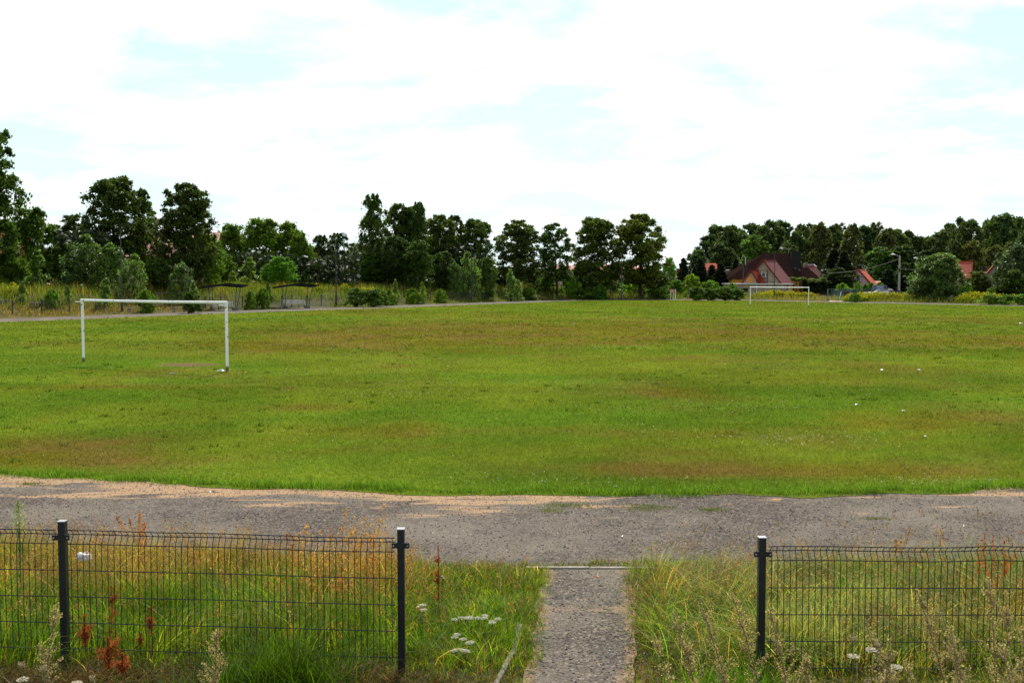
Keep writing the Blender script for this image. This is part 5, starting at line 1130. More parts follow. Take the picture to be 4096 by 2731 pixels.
# ------------------------------------------------------------ houses
def tilemat(name, col, rows=3.2, depth=.35, spec=.3, rough=.7):
    m = M(name); P = m.pos(); sx = m.n('ShaderNodeSeparateXYZ'); m.l(P, sx.inputs[0])
    z = m.math('FRACT', m.math('MULTIPLY', sx.outputs[2], rows)); st = m.ramp(z, [(0.0, (1 - depth,) * 3), (.25, (1, 1, 1)), (.75, (1.1, 1.1, 1.1)), (1.0, (1 + depth, 1 + depth, 1 + depth))])
    nz = m.noise(1.2, 5, .6, P); c = m.mix(1, m.mix(1, col, st.outputs[0], 'MULTIPLY'), m.ramp(nz.outputs[0], [(.3, (.75, .75, .75)), (.7, (1.2, 1.2, 1.2))]).outputs[0], 'MULTIPLY')
    return m.fin(m.principled(c, rough, spec, normal=m.bump(z, .5, .06)))
BROWNR = mat_simple('brown_shingles', (.020, .0105, .009), 1.0, .0, var=.25, scale=2.0, bump=.4)
MAROON = tilemat('maroon_tiles', (.13, .034, .036), 3.0, .40, .2, .7); REDT = tilemat('orange_red_tiles', (.26, .042, .020), 3.4, .35); ORANGE = tilemat('orange_tiles', (.40, .060, .020), 3.2, .30)
BEIGE = mat_simple('beige_render', (.30, .25, .18), .95, .1, var=.25, scale=1.5, bump=.2); YELLOW = mat_simple('yellow_render', (.50, .27, .06), .9, .1, var=.15, scale=1.0)
PINKW = mat_simple('pink_render', (.50, .32, .29), .9, .1, var=.12, scale=1.0); GREYR = mat_simple('grey_render', (.20, .17, .15), .95, .1, var=.2, scale=1.5)
WHITE = mat_simple('white_trim', (.72, .72, .70), .6, .3, var=.08); GLASS = mat_simple('window_glass', (.10, .13, .17), .1, 1.0); REDTRIM = mat_simple('red_trim', (.16, .022, .015), .8, .1); BLACKC = mat_simple('black_chimney_cladding', (.012, .011, .012), .8, .2)
METALF = mat_simple('zinc', (.45, .47, .48), .4, .5, .6); WOODO = mat_simple('orange_board', (.48, .20, .04), .8, .2, var=.2)
def slab(mb, pts, th=.14, mi=0):
    """a roof plane with thickness below it (3 or 4 corners)"""
    p = [Vector(q) for q in pts]; n_ = (p[1] - p[0]).cross(p[-1] - p[0]).normalized()
    if n_.z < 0: n_ = -n_
    if len(p) == 3: p = p + [p[2] + (p[1] - p[2]) * .01]
    mb.hexa([q - n_ * th for q in p] + p, mi); return mb
def window(parent, M_, w_, h_, frame=WHITE, pane=GLASS, name='window', sill=True, cross=False):
    f = .09
    o = MB().box(-w_ / 2, -w_ / 2 + f, -.06, .04, -h_ / 2, h_ / 2, M=M_).box(w_ / 2 - f, w_ / 2, -.06, .04, -h_ / 2, h_ / 2, M=M_).box(-w_ / 2 + f, w_ / 2 - f, -.06, .04, h_ / 2 - f, h_ / 2, M=M_).box(-w_ / 2 + f, w_ / 2 - f, -.06, .04, -h_ / 2, -h_ / 2 + f, M=M_)
    if cross: o.box(-.03, .03, -.05, .03, -h_ / 2 + f, h_ / 2 - f, M=M_)
    o = o.build(name, frame, parent)
    MB().box(-w_ / 2 + f, w_ / 2 - f, -.02, .02, -h_ / 2 + f, h_ / 2 - f, M=M_).build('pane', pane, o)
    if sill: MB().box(-w_ / 2 - .08, w_ / 2 + .08, -.16, -.062, -h_ / 2 - .1, -h_ / 2 - .02, M=M_).build('sill', BROWNR, o)
def hip(mb, e0, e1, z0, r0, r1, z1, y0, y1):
    """hip roof: eave x e0..e1, ridge x r0..r1 at mid depth"""
    ym = (y0 + y1) / 2; A, B, C2, D = (e0, y0, z0), (e1, y0, z0), (e1, y1, z0), (e0, y1, z0); E, F_ = (r0, ym, z1), (r1, ym, z1)
    mb.poly([A, B, F_, E]).poly([B, C2, F_]).poly([C2, D, E, F_]).poly([D, A, E]); mb.poly([D, C2, B, A])
    return mb
HB = empty('brown_roofed_house', tuple(c3(800, 930, 200) * 1), 'large house with dark brown hip roof and big black chimney behind the far goal', 'house'); HB.location.z = 0; HL = HB.location.copy()
def loc(v, O=None): return Vector(v) - (O if O is not None else HL)
Y0 = 203.0; ev = c3(70, 695, Y0); evr = c3(1650, 695, Y0); rd = c3(810, 160, Y0 + 6); rdr = c3(1300, 162, Y0 + 6)
mb = hip(MB(), ev.x - HL.x, evr.x - HL.x, ev.z, rd.x - HL.x, rdr.x - HL.x, rd.z, Y0 - HL.y, Y0 + 12 - HL.y)
w0 = c3(1300, 690, Y0 + 1.5); w1 = c3(2010, 705, Y0 + 1.5); w2 = c3(1740, 462, Y0 + 4.5); roof = mb.build('roof', BROWNR, HB)
mb = hip(MB(), w0.x - HL.x, w1.x - HL.x, w1.z, w0.x - HL.x + 1, w2.x - HL.x, w2.z, Y0 + 1.5 - HL.y, Y0 + 7.5 - HL.y); mb.build('wing_roof', BROWNR, HB)
a = c3(160, 700, Y0); b_ = c3(1620, 700, Y0); MB().box(a.x - HL.x, b_.x - HL.x, Y0 + .7 - HL.y, Y0 + 11.3 - HL.y, -.3, a.z - .05).build('wall', YELLOW, HB)
b2 = c3(1990, 700, Y0 + 2); MB().box(b_.x - HL.x + .01, b2.x - HL.x, Y0 + 2.2 - HL.y, Y0 + 7 - HL.y, -.3, b2.z - .05).build('wing_wall', YELLOW, HB)
a = c3(1390, 150, Y0 + 3); b_ = c3(1575, 150, Y0 + 3); zb = c3(0, 520, Y0 + 3).z; MB().box(a.x - HL.x, b_.x - HL.x, Y0 + 2.6 - HL.y, Y0 + 3.8 - HL.y, zb - 1.2, a.z).box(a.x - HL.x - .05, b_.x - HL.x + .05, Y0 + 2.55 - HL.y, Y0 + 3.85 - HL.y, a.z, a.z + .1).build('chimney', BLACKC, roof)
for x in (1455, 1545): q = c3(x, 470 + (x - 1455) * .4, Y0 + 1.2); MB().bar(q - HL + Vector((0, .4, 0)), q - HL + Vector((.45, .4, -.18)), .06, .04).build('snow_guard', METALF, roof)
q = c3(1325, 70, Y0 + 8); MB().tube([loc((q.x, q.y, rd.z - .2)), loc(q)], .02, 5).bar(loc(q) - Vector((.5, 0, 0)), loc(q) + Vector((.5, 0, 0)), .05).build('antenna', METALF, HB)
# two boarded doors / piers in the yellow wall at the right
for x0, x1 in ((1508, 1520), (1575, 1630)): a = c3(x0, 730, Y0); b_ = c3(x1, 730, Y0); MB().box(a.x - HL.x, b_.x - HL.x, Y0 + .6 - HL.y, Y0 + .695 - HL.y, 0, a.z - .1).build('wall_recess', mat_simple('dark_board', (.10, .06, .03), .8), HB)
# beige annex with tiled gables in front
AN = empty('beige_outbuilding', (HL.x, HL.y, 0), 'beige flat roofed outbuilding with two tiled gables before the brown roofed house', 'outbuilding')
YA = 194.5; a = c3(100, 800, YA); b_ = c3(1400, 800, YA); topz = a.z
MB().box(a.x - HL.x, b_.x - HL.x, YA - HL.y, YA + 6 - HL.y, -.3, topz - .12).build('wall', BEIGE, AN)
mb = MB()
for x0, x1, zz in ((70, 650, 0.02), (652, 1430, -.02)):
    a = c3(x0, 790, YA); b_ = c3(x1, 790, YA); mb.box(a.x - HL.x, b_.x - HL.x, YA - .25 - HL.y, YA + 6.2 - HL.y, topz - .10 + zz, topz + .03 + zz)
mb.build('flat_roof', WHITE, AN)
a = c3(290, 895, YA); b_ = c3(480, 895, YA); MB().box(a.x - HL.x, b_.x - HL.x, YA - .06 - HL.y, YA - .01 - HL.y, 1.0, a.z).build('opening', BLACKC, AN)
for x in (655, 1310): a = c3(x, 900, YA); MB().box(a.x - .07 - HL.x, a.x + .07 - HL.x, YA - .12 - HL.y, YA - .02 - HL.y, 0, topz - .14).build('downpipe', METALF if x < 1000 else REDTRIM, AN)
def gable(parent, O, apex, left, right, zb, ax, Ln, wallm, roofm, over=.25, name='gable'):
    """gable wall from left to right base points with apex; the roof runs back along ax for Ln metres"""
    A, Lp, Rp = Vector(apex) - O, Vector(left) - O, Vector(right) - O; ax = Vector(ax).normalized(); bk = ax * Ln
    MB().poly([Lp, Rp, A]).poly([Lp + bk, A + bk, Rp + bk]).poly([Lp, A, A + bk, Lp + bk]).poly([A, Rp, Rp + bk, A + bk]).poly([Lp, Lp + bk, Rp + bk, Rp]).build(name + '_wall', wallm, parent)
    up = Vector((0, 0, .10)); f = -ax * over; dl = (Lp - A).normalized() * .3; dr = (Rp - A).normalized() * .3; mb = MB()
    slab(mb, [A + up + f, Rp + dr + up + f, Rp + dr + up + bk, A + up + bk]); slab(mb, [A + up + f, A + up + bk, Lp + dl + up + bk, Lp + dl + up + f])
    r = mb.build(name + '_roof', roofm, parent)
    mb = MB(); f2 = f - ax * .03; th = Vector((0, 0, -.02))
    mb.bar(A + up + f2 + th, Lp + dl + up + f2 + th, .05, .24); mb.bar(A + up + f2 + th, Rp + dr + up + f2 + th, .05, .24); mb.build('verge_board', REDTRIM, r)
    mb = MB(); mb.bar(A + up + f + Vector((0, 0, .05)), A + up + bk + Vector((0, 0, .05)), .28, .14); mb.build('ridge_tiles', REDTRIM, r)
ax = Vector((.62, .785, 0)); wv = Vector((.785, -.62, 0)); ap = c3(805, 315, YA + 3.0); rb = c3(1185, 785, YA + 3); k = (rb.x - ap.x) / (wv.x - wv.y * .27)
hw = k; apx = Vector((ap.x, YA + 3.0, ap.z)); Lq = apx - wv * hw; Rq = apx + wv * hw; Lq.z = Rq.z = topz + .02; Rq.y = Rq.y; gable(AN, HL, apx, Lq, Rq, topz, ax, 5.2, BEIGE, MAROON, name='large_gable')
def onwall(p0, wvec, s, z): q = Vector(p0) + Vector(wvec) * s; q.z = z; return q
ang = math.atan2(wv.y, wv.x)
q = c3(808, 615, YA + 3); s_ = (q.x - apx.x) / (wv.x - wv.y * .27); Mx = Matrix.Translation(onwall(apx, wv, s_, q.z) - HL) @ Matrix.Rotation(ang, 4, 'Z'); window(AN, Mx, .86, 1.0)
q = c3(887, 600, YA + 3); s_ = (q.x - apx.x) / (wv.x - wv.y * .27); q0 = onwall(apx, wv, s_, topz) - HL; q0 -= ax * .06; MB().bar(q0, q0 + Vector((0, 0, 2.6)), .09).build('downpipe', REDTRIM, AN)
ap2 = c3(558, 535, YA + 1.4); rb2 = c3(700, 782, YA + 1.4); k = (rb2.x - ap2.x) / (wv.x - wv.y * .27) * 1.1; A2 = Vector((ap2.x, YA + 1.4, ap2.z)); L2 = A2 - wv * k * 1.25; R2 = A2 + wv * k; L2.z = R2.z = topz + .02
gable(AN, HL, A2, L2, R2, topz, ax, 2.8, BEIGE, REDT, name='small_gable')
q = c3(540, 722, YA + 1); s_ = (q.x - A2.x) / (wv.x - wv.y * .27); MB().box(-.55, .55, -.05, -.005, -.48, .48, M=Matrix.Translation(onwall(A2, wv, s_, q.z) - HL) @ Matrix.Rotation(ang, 4, 'Z')).build('boarded_window', WOODO, AN)
a = c3(693, 607, YA + .4); b_ = c3(762, 607, YA + .4); MB().box(a.x - HL.x, b_.x - HL.x, YA + .3 - HL.y, YA + .9 - HL.y, topz + .03, a.z).build('parapet', REDTRIM, AN)
a = c3(385, 415, YA + 3.2); b_ = c3(475, 415, YA + 3.2); MB().box(a.x - HL.x, b_.x - HL.x, YA + 3 - HL.y, YA + 3.7 - HL.y, topz, a.z).box(a.x - HL.x - .06, b_.x - HL.x + .06, YA + 2.95 - HL.y, YA + 3.75 - HL.y, a.z, a.z + .1).build('chimney', mat_simple('sooty_brick', (.03, .018, .014), .9), AN)
a = c3(428, 415, YA + 3.35); b_ = c3(430, 275, YA + 3.35); e = c3(418, 238, YA + 3.35); MB().tube([a - HL, b_ - HL, e - HL], .075, 8).build('flue_pipe', METALF, AN)
# ivy covered pergola at the right of the house
IV = empty('ivy_pergola', (c3(1700, 900, 201).x, 201, 0), 'climber covered pergola with a pale leafy top at the right of the brown roofed house', 'climber'); bag = Bag()
for x0, x1, yt, yb in ((1375, 1700, 680, 730), (1705, 2095, 705, 775), (2000, 2100, 690, 760)):
    n = 1500; xx = rng.uniform(x0, x1, n); yy = yt + rng.random(n) * (yb - yt) + 14 * np.sin(xx / 33); P = np.array([c3(p, r_, 200.6) for p, r_ in zip(xx, yy)]) ; P[:, 1] += rng.uniform(-1, 1.2, n); P -= np.array(IV.location)
    bag.add(*flakes(P, .26 * rng.uniform(.5, 1.3, n), np.array([.11, .15, .045]) * rng.uniform(.5, 1.5, (n, 1)), .8))
bag.build('leafy_top', LEAF, IV); bag = Bag(); n = 5000
xx = rng.uniform(1640, 2120, n); yy = rng.uniform(740, 1000, n); P = np.array([c3(p, r_, 201.2) for p, r_ in zip(xx, yy)]); P[:, 1] += rng.uniform(-1, .8, n); P -= np.array(IV.location)
bag.add(*flakes(P, .3 * rng.uniform(.5, 1.3, n), np.array([.022, .035, .015]) * rng.uniform(.5, 1.5, (n, 1)), .8)); bag.build('foliage', LEAF, IV)
MB().box(-6.2, 4, -.1, .1, 0, .1).box(-2.5, -2.35, -.1, .1, 0, 2.6).box(3.8, 3.95, -.1, .1, 0, 2.6).build('frame', BLACKC, IV)
# maroon roofed house behind, right
def simple_house(name, lab, O, parts): 
    t = empty(name, O, lab, 'house'); return t
YM = 222; O_ = Vector((c3(1820, 500, YM).x, YM, 0)); t = empty('maroon_roofed_house', tuple(O_), 'house with a maroon roof and pale chimney peeping out right behind the black chimney', 'house')
A, B, C2, D = c3(1560, 470, YM), c3(1870, 405, YM + 3), c3(2140, 700, YM), c3(1660, 405, YM + 3)
slab(MB(), [(A.x - O_.x, 0, 3.4), (C2.x - O_.x, 0, 3.4), (B.x - O_.x, 3.5, B.z), (D.x - O_.x, 3.5, D.z)]).build('roof', MAROON, t)
MB().box(A.x - O_.x + .3, C2.x - O_.x - .5, .4, 6, -.3, 3.3).build('wall', BEIGE, t); MB().bar((D.x - O_.x, 3.5, D.z + .05), (B.x - O_.x, 3.5, B.z + .05), .25, .12).build('ridge', WHITE, t)
q = c3(1685, 360, YM + 3.5); MB().box(q.x - .38 - O_.x, q.x + .38 - O_.x, 3.3, 3.9, q.z - 1.2, q.z).build('chimney', GREYR, t); q = c3(1840, 425, YM + 2.2) - O_; MB().bar(q + Vector((0, -.55, .3)), q + Vector((.45, -1.2, -.25)), .12, .08).build('roof_flashing', WHITE, t)
# grey house seen through the spruces at the left
YG = 232; O_ = Vector((c3(150, 560, YG).x, YG, 0)); t = empty('grey_house', tuple(O_), 'flat roofed grey house half hidden by spruces left of the brown roof', 'house'); z = c3(0, 505, YG).z
MB().box(-4, 4.5, 0, 6, -.3, z - .2).build('wall', GREYR, t); MB().box(-4.3, 4.8, -.3, 6.3, z - .2, z).build('roof', WHITE, t)
YG = 236; O_ = Vector((at(703, 270, YG).x, YG, 0)); t = empty('orange_roofed_house', tuple(O_), 'orange tiled roof glimpsed through the spruces left of the brown roof', 'house'); z = at(0, 262.5, YG).z
slab(MB(), [(-1, 0, 4.0), (5, 0, 4.0), (3.5, 3.5, z), (0, 3.5, z)]).build('roof', ORANGE, t); MB().box(-.6, 4.6, .5, 6, -.3, 3.9).build('wall', PINKW, t)
YG = 240; O_ = Vector((at(677, 270, YG).x, YG, 0)); t = empty('brick_chimney_house', tuple(O_), 'small distant house with a red brick chimney left of the first spruce', 'house'); MB().box(0, 2.5, 0, 4, -.3, 3).build('wall', BEIGE, t); slab(MB(), [(-.2, -.3, 3), (2.7, -.3, 3), (2.7, 2, 4.3), (-.2, 2, 4.3)]).build('roof', REDT, t); MB().box(.2, 1.1, 1, 1.6, 3, at(0, 268, YG).z).build('chimney', REDTRIM, t)
# pink house
YP = 213; apx = c4(790, 572, YP); O_ = Vector((apx.x, YP, 0)); t = empty('pink_house', tuple(O_), 'small pink gabled house with a bright orange red tiled roof', 'house'); wv = Vector((.866, -.5, 0)); ax = Vector((.5, .866, 0))
rb = c4(1080, 905, YP); k = (rb.x - apx.x) / (wv.x - wv.y * .33); A = Vector((apx.x, YP, apx.z)); Lq = A - wv * k; Rq = A + wv * k; Lq.z = Rq.z = rb.z; gable(t, O_, A, Lq, Rq, rb.z, ax, 5.6, PINKW, ORANGE, name='gable')
a = Lq - O_; b_ = Rq - O_; a.z = b_.z = 0; sh = .35 * wv; MB().hexa([a + sh, b_ - sh * 1, b_ - sh * 1 + ax * 5.6, a + sh + ax * 5.6] + [Vector((q.x, q.y, rb.z - .01)) for q in (a + sh, b_ - sh, b_ - sh + ax * 5.6, a + sh + ax * 5.6)]).build('wall', PINKW, t)
q = c4(787, 797, YP); s_ = (q.x - A.x) / (wv.x - wv.y * .33); window(t, Matrix.Translation(onwall(A, wv, s_, q.z) - O_) @ Matrix.Rotation(math.atan2(wv.y, wv.x), 4, 'Z'), .86, .92)
a = c4(725, 525, YP + 1.2); b_ = c4(778, 525, YP + 1.2); MB().box(a.x - O_.x, b_.x - O_.x, 1.0, 1.5, A.z - 1.4, a.z).build('chimney', REDTRIM, t)
a = c4(1100, 838, YP + 5); b_ = c4(1310, 838, YP + 5); c_ = c4(1190, 930, YP + 3); d_ = c4(1312, 930, YP + 3)
slab(MB(), [(c_.x - O_.x, 3, c_.z), (d_.x - O_.x, 3, d_.z), (b_.x - O_.x, 5, b_.z), (a.x - O_.x, 5, a.z)]).build('lean_to_roof', tilemat('pale_brown_tiles', (.36, .15, .09), 4.2, .6), t); MB().box(c_.x - O_.x, d_.x - O_.x - .1, 3.3, 5, 0, c_.z - .1).build('lean_to_wall', BEIGE, t)
# yellow orange house edge right of the pergola
YG = 226; O_ = Vector((c4(-10, 800, YG).x, YG, 0)); t = empty('small_orange_roofed_house', tuple(O_), 'scrap of an orange roofed house right of the pergola, behind dark spruces', 'house'); z = c4(0, 680, YG).z
slab(MB(), [(-2.8, -.2, z - 1.4), (1.2, -.2, z - 1.4), (.2, 2.2, z), (-2.8, 2.2, z)]).build('roof', ORANGE, t); MB().box(-2.6, .8, .2, 4, -.3, z - 1.45).build('wall', YELLOW, t)
# red roofed house with grey gable at the right
YR = 182; O_ = Vector((c6(1250, 700, YR).x, YR, 0)); t = empty('red_roofed_house', tuple(O_), 'house with a bright red tiled roof slope right of the big round bush', 'house')
a = c6(860, 332, YR + 3.5); b_ = c6(1262, 332, YR + 3.5); c_ = c6(860, 690, YR); d_ = c6(1245, 690, YR)
slab(MB(), [(c_.x - O_.x, 0, c_.z), (d_.x - O_.x, 0, d_.z), (b_.x - O_.x, 3.5, b_.z), (a.x - O_.x, 3.5, a.z)]).build('roof', REDT, t); MB().box(c_.x - O_.x + .2, d_.x - O_.x - .15, .4, 6.5, -.3, c_.z - .05).build('wall', BEIGE, t)
MB().bar((a.x - O_.x, 3.5, a.z + .05), (b_.x - O_.x + .02, 3.5, b_.z + .05), .24, .12).bar((d_.x - O_.x, -.03, d_.z + .03), (b_.x - O_.x, 3.5, b_.z + .03), .16, .14).build('ridge_tiles', REDTRIM, t)
a = c6(1270, 560, YR + 1); b_ = c6(1625, 560, YR + 1); MB().box(a.x - O_.x, b_.x - O_.x, 1, 5, a.z - .17, a.z).build('annex_roof', WHITE, t); MB().box(a.x - O_.x + .05, b_.x - O_.x - .05, 1.15, 4.8, -.3, a.z - .18).build('annex_wall', GREYR, t)
a = c6(1478, 432, YR + 3); b_ = c6(1522, 432, YR + 3); MB().box(a.x - O_.x, b_.x - O_.x, 3, 3.5, a.z - 1.2, a.z).build('chimney', BLACKC, t)
YR = 178; ap = c6(1885, 232, YR); O_ = Vector((ap.x, YR, 0)); t = empty('grey_gabled_house', tuple(O_), 'house with a steep grey gable and white framed window behind the right willow', 'house'); A = Vector((ap.x, YR, ap.z)); l_ = c6(1605, 580, YR); wv = Vector((.93, -.37, 0)).normalized(); axg = Vector((.37, .93, 0)).normalized(); k = (ap.x - l_.x) / (wv.x - wv.y * .37); Lq = A - wv * k; Rq = A + wv * k; Lq.z = Rq.z = l_.z
gable(t, O_, A, Lq, Rq, l_.z, axg, 7, GREYR, REDT, name='gable', over=.08); GR = Matrix.Rotation(math.atan2(wv.y, wv.x), 4, 'Z'); MB().box(-k, k, 0, 6.9, -.3, l_.z - .01, M=GR).build('wall', GREYR, t)
gw = lambda q: Matrix.Translation(onwall(A, wv, (q.x - A.x) / (wv.x - wv.y * .37), q.z) - O_) @ GR; window(t, gw(c6(1775, 660, YR)), .95, .92); MB().box(-.18, .1, -.07, -.01, -.5, .55, M=gw(c6(1708, 660, YR))).build('shutter', BLACKC, t)
q = c6(1730, 905, YR); MB().box(-.35, .35, -.07, -.01, -.35, .35, M=gw(q)).build('door', mat_simple('blue_door', (.03, .05, .18), .6), t)
# pink roofed house behind the left trees
YL = 142; O_ = Vector((at(168, 255, YL).x, YL, 0)); t = empty('pink_roofed_house', tuple(O_), 'large house with a pale pink tiled roof behind the left dark chestnuts', 'house'); a = at(118, 256, YL); b_ = at(216, 256, YL); zr = at(0, 232, YL + 4).z; PINKT = tilemat('pink_tiles', (.46, .22, .19), 2.6, .5)
slab(MB(), [(a.x - O_.x, 0, a.z), (b_.x - O_.x, 0, b_.z), (b_.x - O_.x - .6, 4.5, zr), (a.x - O_.x, 4.5, zr)]).build('roof', PINKT, t); MB().box(a.x - O_.x + .5, b_.x - O_.x - .5, .6, 8.5, 0, a.z - .05).build('wall', PINKW, t)
for u in (164, 198): q = at(u, 229, YL + 3.5); MB().box(q.x - .45 - O_.x, q.x + .45 - O_.x, 3.1, 3.8, a.z + 1, q.z).build('chimney', REDTRIM, t)
YL = 150; O_ = Vector((at(2, 240, YL).x, YL, 0)); t = empty('red_roofed_cottage', tuple(O_), 'patch of red roof glimpsed behind the trees at the left edge', 'house'); slab(MB(), [(-3, 0, 6.5), (3, 0, 6.5), (3, 4, 10.5), (-3, 4, 10.5)]).build('roof', REDT, t); MB().box(-2.8, 2.8, .5, 7, 0, 6.4).build('wall', BEIGE, t)
# houses glimpsed below the chestnut crowns
for u, w_, v0, v1, Y, rf, wl, lab in ((568, 5, 265, 274, 232, REDT, PINKW, 'pink house with a dull red roof seen between slender and yellowish chestnut'), (586, 4, 268, 277, 240, ORANGE, BEIGE, 'pale house wall seen left of the trunk of the yellowish chestnut'), (614, 5.5, 264, 275, 234, REDT, PINKW, 'reddish roof seen between the two biggest chestnuts'), (545, 2.5, 268, 274, 250, MAROON, PINKW, 'small pinkish roof left of the slender chestnut trunk'), (631, 4, 266, 275, 245, ORANGE, PINKW, 'reddish house seen through the biggest chestnut')):
    O_ = Vector((at(u, 280, Y).x, Y, 0)); t = empty('distant_house', tuple(O_), lab, 'house', 'houses half hidden behind the chestnut row'); zt = at(0, v0, Y + 3).z; ze = at(0, (v0 + v1) / 2, Y).z
    slab(MB(), [(-w_, 0, ze), (w_, 0, ze), (w_ * .7, 3, zt), (-w_ * .7, 3, zt)]).build('roof', rf, t); MB().box(-w_ + .3, w_ - .3, .3, 6, -.3, ze - .05).build('wall', wl, t); MB().box(-.3, .3, 2.7, 3.3, zt - .5, zt + .7).build('chimney', REDTRIM, t)

# ------------------------------------------------------------ gate, driveway, poles, wires, truck, sign
YD = 172; p0, p1, p2, p3_ = gp(829, 301.2), gp(862, 301.2), gp(862, 296.3), gp(838, 296.3)
tag(MB().poly([(p0.x, p0.y, .02), (p1.x, p1.y, .02), (p2.x + 2, p2.y, .03), (p3_.x, p3_.y, .03)]).build('driveway', mat_simple('pale_gravel', (.50, .40, .33), .95, .1, var=.2, scale=3)), kind='structure')
YT = 165; gx0 = at(827.5, 290, YT); gx1 = at(857, 290, YT + 1); t = empty('chain_link_gate', (gx0.x, YT, 0), 'grey chain link gate across the driveway right of the far goal', 'gate'); W = gx1.x - gx0.x; H = at(0, 288.4, YT).z; GATEM = mat_simple('galvanised', (.16, .18, .19), .5, .5, .3)
for s in (0, .02, .72, .735): MB().tube([(W * s if s not in (.02, .735) else W * s, 0, -.1), (W * s, 0, H)], .05 if s in (0, .72) else .03, 6).build('post', GATEM, t)
for a, b in ((.03, .70), (.745, 1.75)):
    mb = MB(); mb.tube([(W * a, 0, .1), (W * a, 0, H - .05), (W * b, 0, H - .05), (W * b, 0, .1), (W * a, 0, .1)], .022, 5)
    mb.tube([(W * (a + b) / 2, 0, .1), (W * (a + b) / 2, 0, H - .05)], .018, 5); fr = mb.build('gate_frame', GATEM, t); mb = MB(); n_ = int(W * (b - a) / .16)
    for k in range(n_):
        x = W * a + W * (b - a) * k / n_; x2 = min(x + 1.2, W * b); mb.bar((x, 0, .12), (x2, 0, .12 + (x2 - x) / 1.2 * (H - .2)), .010); x2 = max(x - 1.2, W * a); mb.bar((x, 0, .12), (x2, 0, .12 + (x - x2) / 1.2 * (H - .2)), .010)
    mb.build('chain_link', GATEM, fr)
mb = MB(); a = at(839, 300, YT + 3); b_ = at(841.3, 291, YT + 3); tag(mb.bar((a.x, a.y, 0), (b_.x, b_.y, b_.z), .16, .06).build('leaning_board', WHITE), 'white board leaning behind the chain link gate', 'board')
a = at(831, 290, 190); b_ = at(856, 290, 190); tag(MB().box(a.x, b_.x, 190, 190.12, 0, 1.5).build('green_fence', mat_simple('green_netting', (.02, .06, .045), .8)), 'dark green screen fence behind the gate', 'fence')
a = at(844, 290, 184); b_ = at(851, 290, 184); tag(MB().box(a.x, b_.x, 184, 184.9, 0.1, 1.25).box(a.x - .03, b_.x + .03, 183.95, 184.95, 1.25, 1.32).build('waste_container', BLACKC, bevel=.03), 'dark container standing on the driveway behind the gate', 'container')
CP = mat_simple('concrete_pole', (.30, .28, .25), .9, .2, var=.25, scale=4)
def cpole(u, v, Y, lab, w_=.24, lamp=-1):
    p = at(u, 290, Y); H = at(0, v, Y).z; t = empty('utility_pole', (p.x, Y, 0), lab, 'utility pole', 'concrete poles with street lamps by the pink house'); MB().hexa([(-w_ * .8, -w_ * .6, -.2), (w_ * .8, -w_ * .6, -.2), (w_ * .8, w_ * .6, -.2), (-w_ * .8, w_ * .6, -.2), (-w_ * .5, -w_ * .4, H), (w_ * .5, -w_ * .4, H), (w_ * .5, w_ * .4, H), (-w_ * .5, w_ * .4, H)]).build('pole', CP, t)
    MB().tube([(0, 0, H - .3), (lamp * .5, 0, H + .05), (lamp * .9, 0, H + .15)], .04, 6).build('lamp_arm', METALF, t); MB().tube([(lamp * .8, 0, H + .12), (lamp * 1.1, 0, H + .2), (lamp * 1.55, 0, H + .17)], [.09, .16, .06], 8).build('lamp_head', WHITE, t)
    MB().box(-.2, .02, -.24, -.19, H * .62, H * .70).build('junction_box', BLACKC, t); MB().bar((-.3, 0, H * .76), (.3, 0, H * .76), .07).build('crossarm', METALF, t); return Vector((p.x, Y, H))
ca = cpole(899, 255, 186, 'tall concrete pole with a white street lamp right of the blue truck'); cb_ = cpole(920.5, 258.5, 215, 'farther concrete pole top with a lamp, half hidden by the dark conifer')
e = c4(20, 575, 196)
tag(MB().tube([ca + Vector((0, -.1, -.5)) + (e - ca) * f + Vector((0, 0, -4 * .75 * f * (1 - f))) for f in np.linspace(0, 1, 12)], .025, 4).build('overhead_wire', CP), 'sagging overhead wire from the concrete pole towards the brown roofed house', 'wire', 'overhead wires')
tag(MB().tube([ca + Vector((0, .1, -2.3)) + (cb_ - ca + Vector((0, 0, .2))) * f + Vector((0, 0, -.4 * f * (1 - f))) for f in np.linspace(0, 1, 8)], .015, 4).build('overhead_wire', CP), 'lower overhead wire between the two concrete poles', 'wire', 'overhead wires')
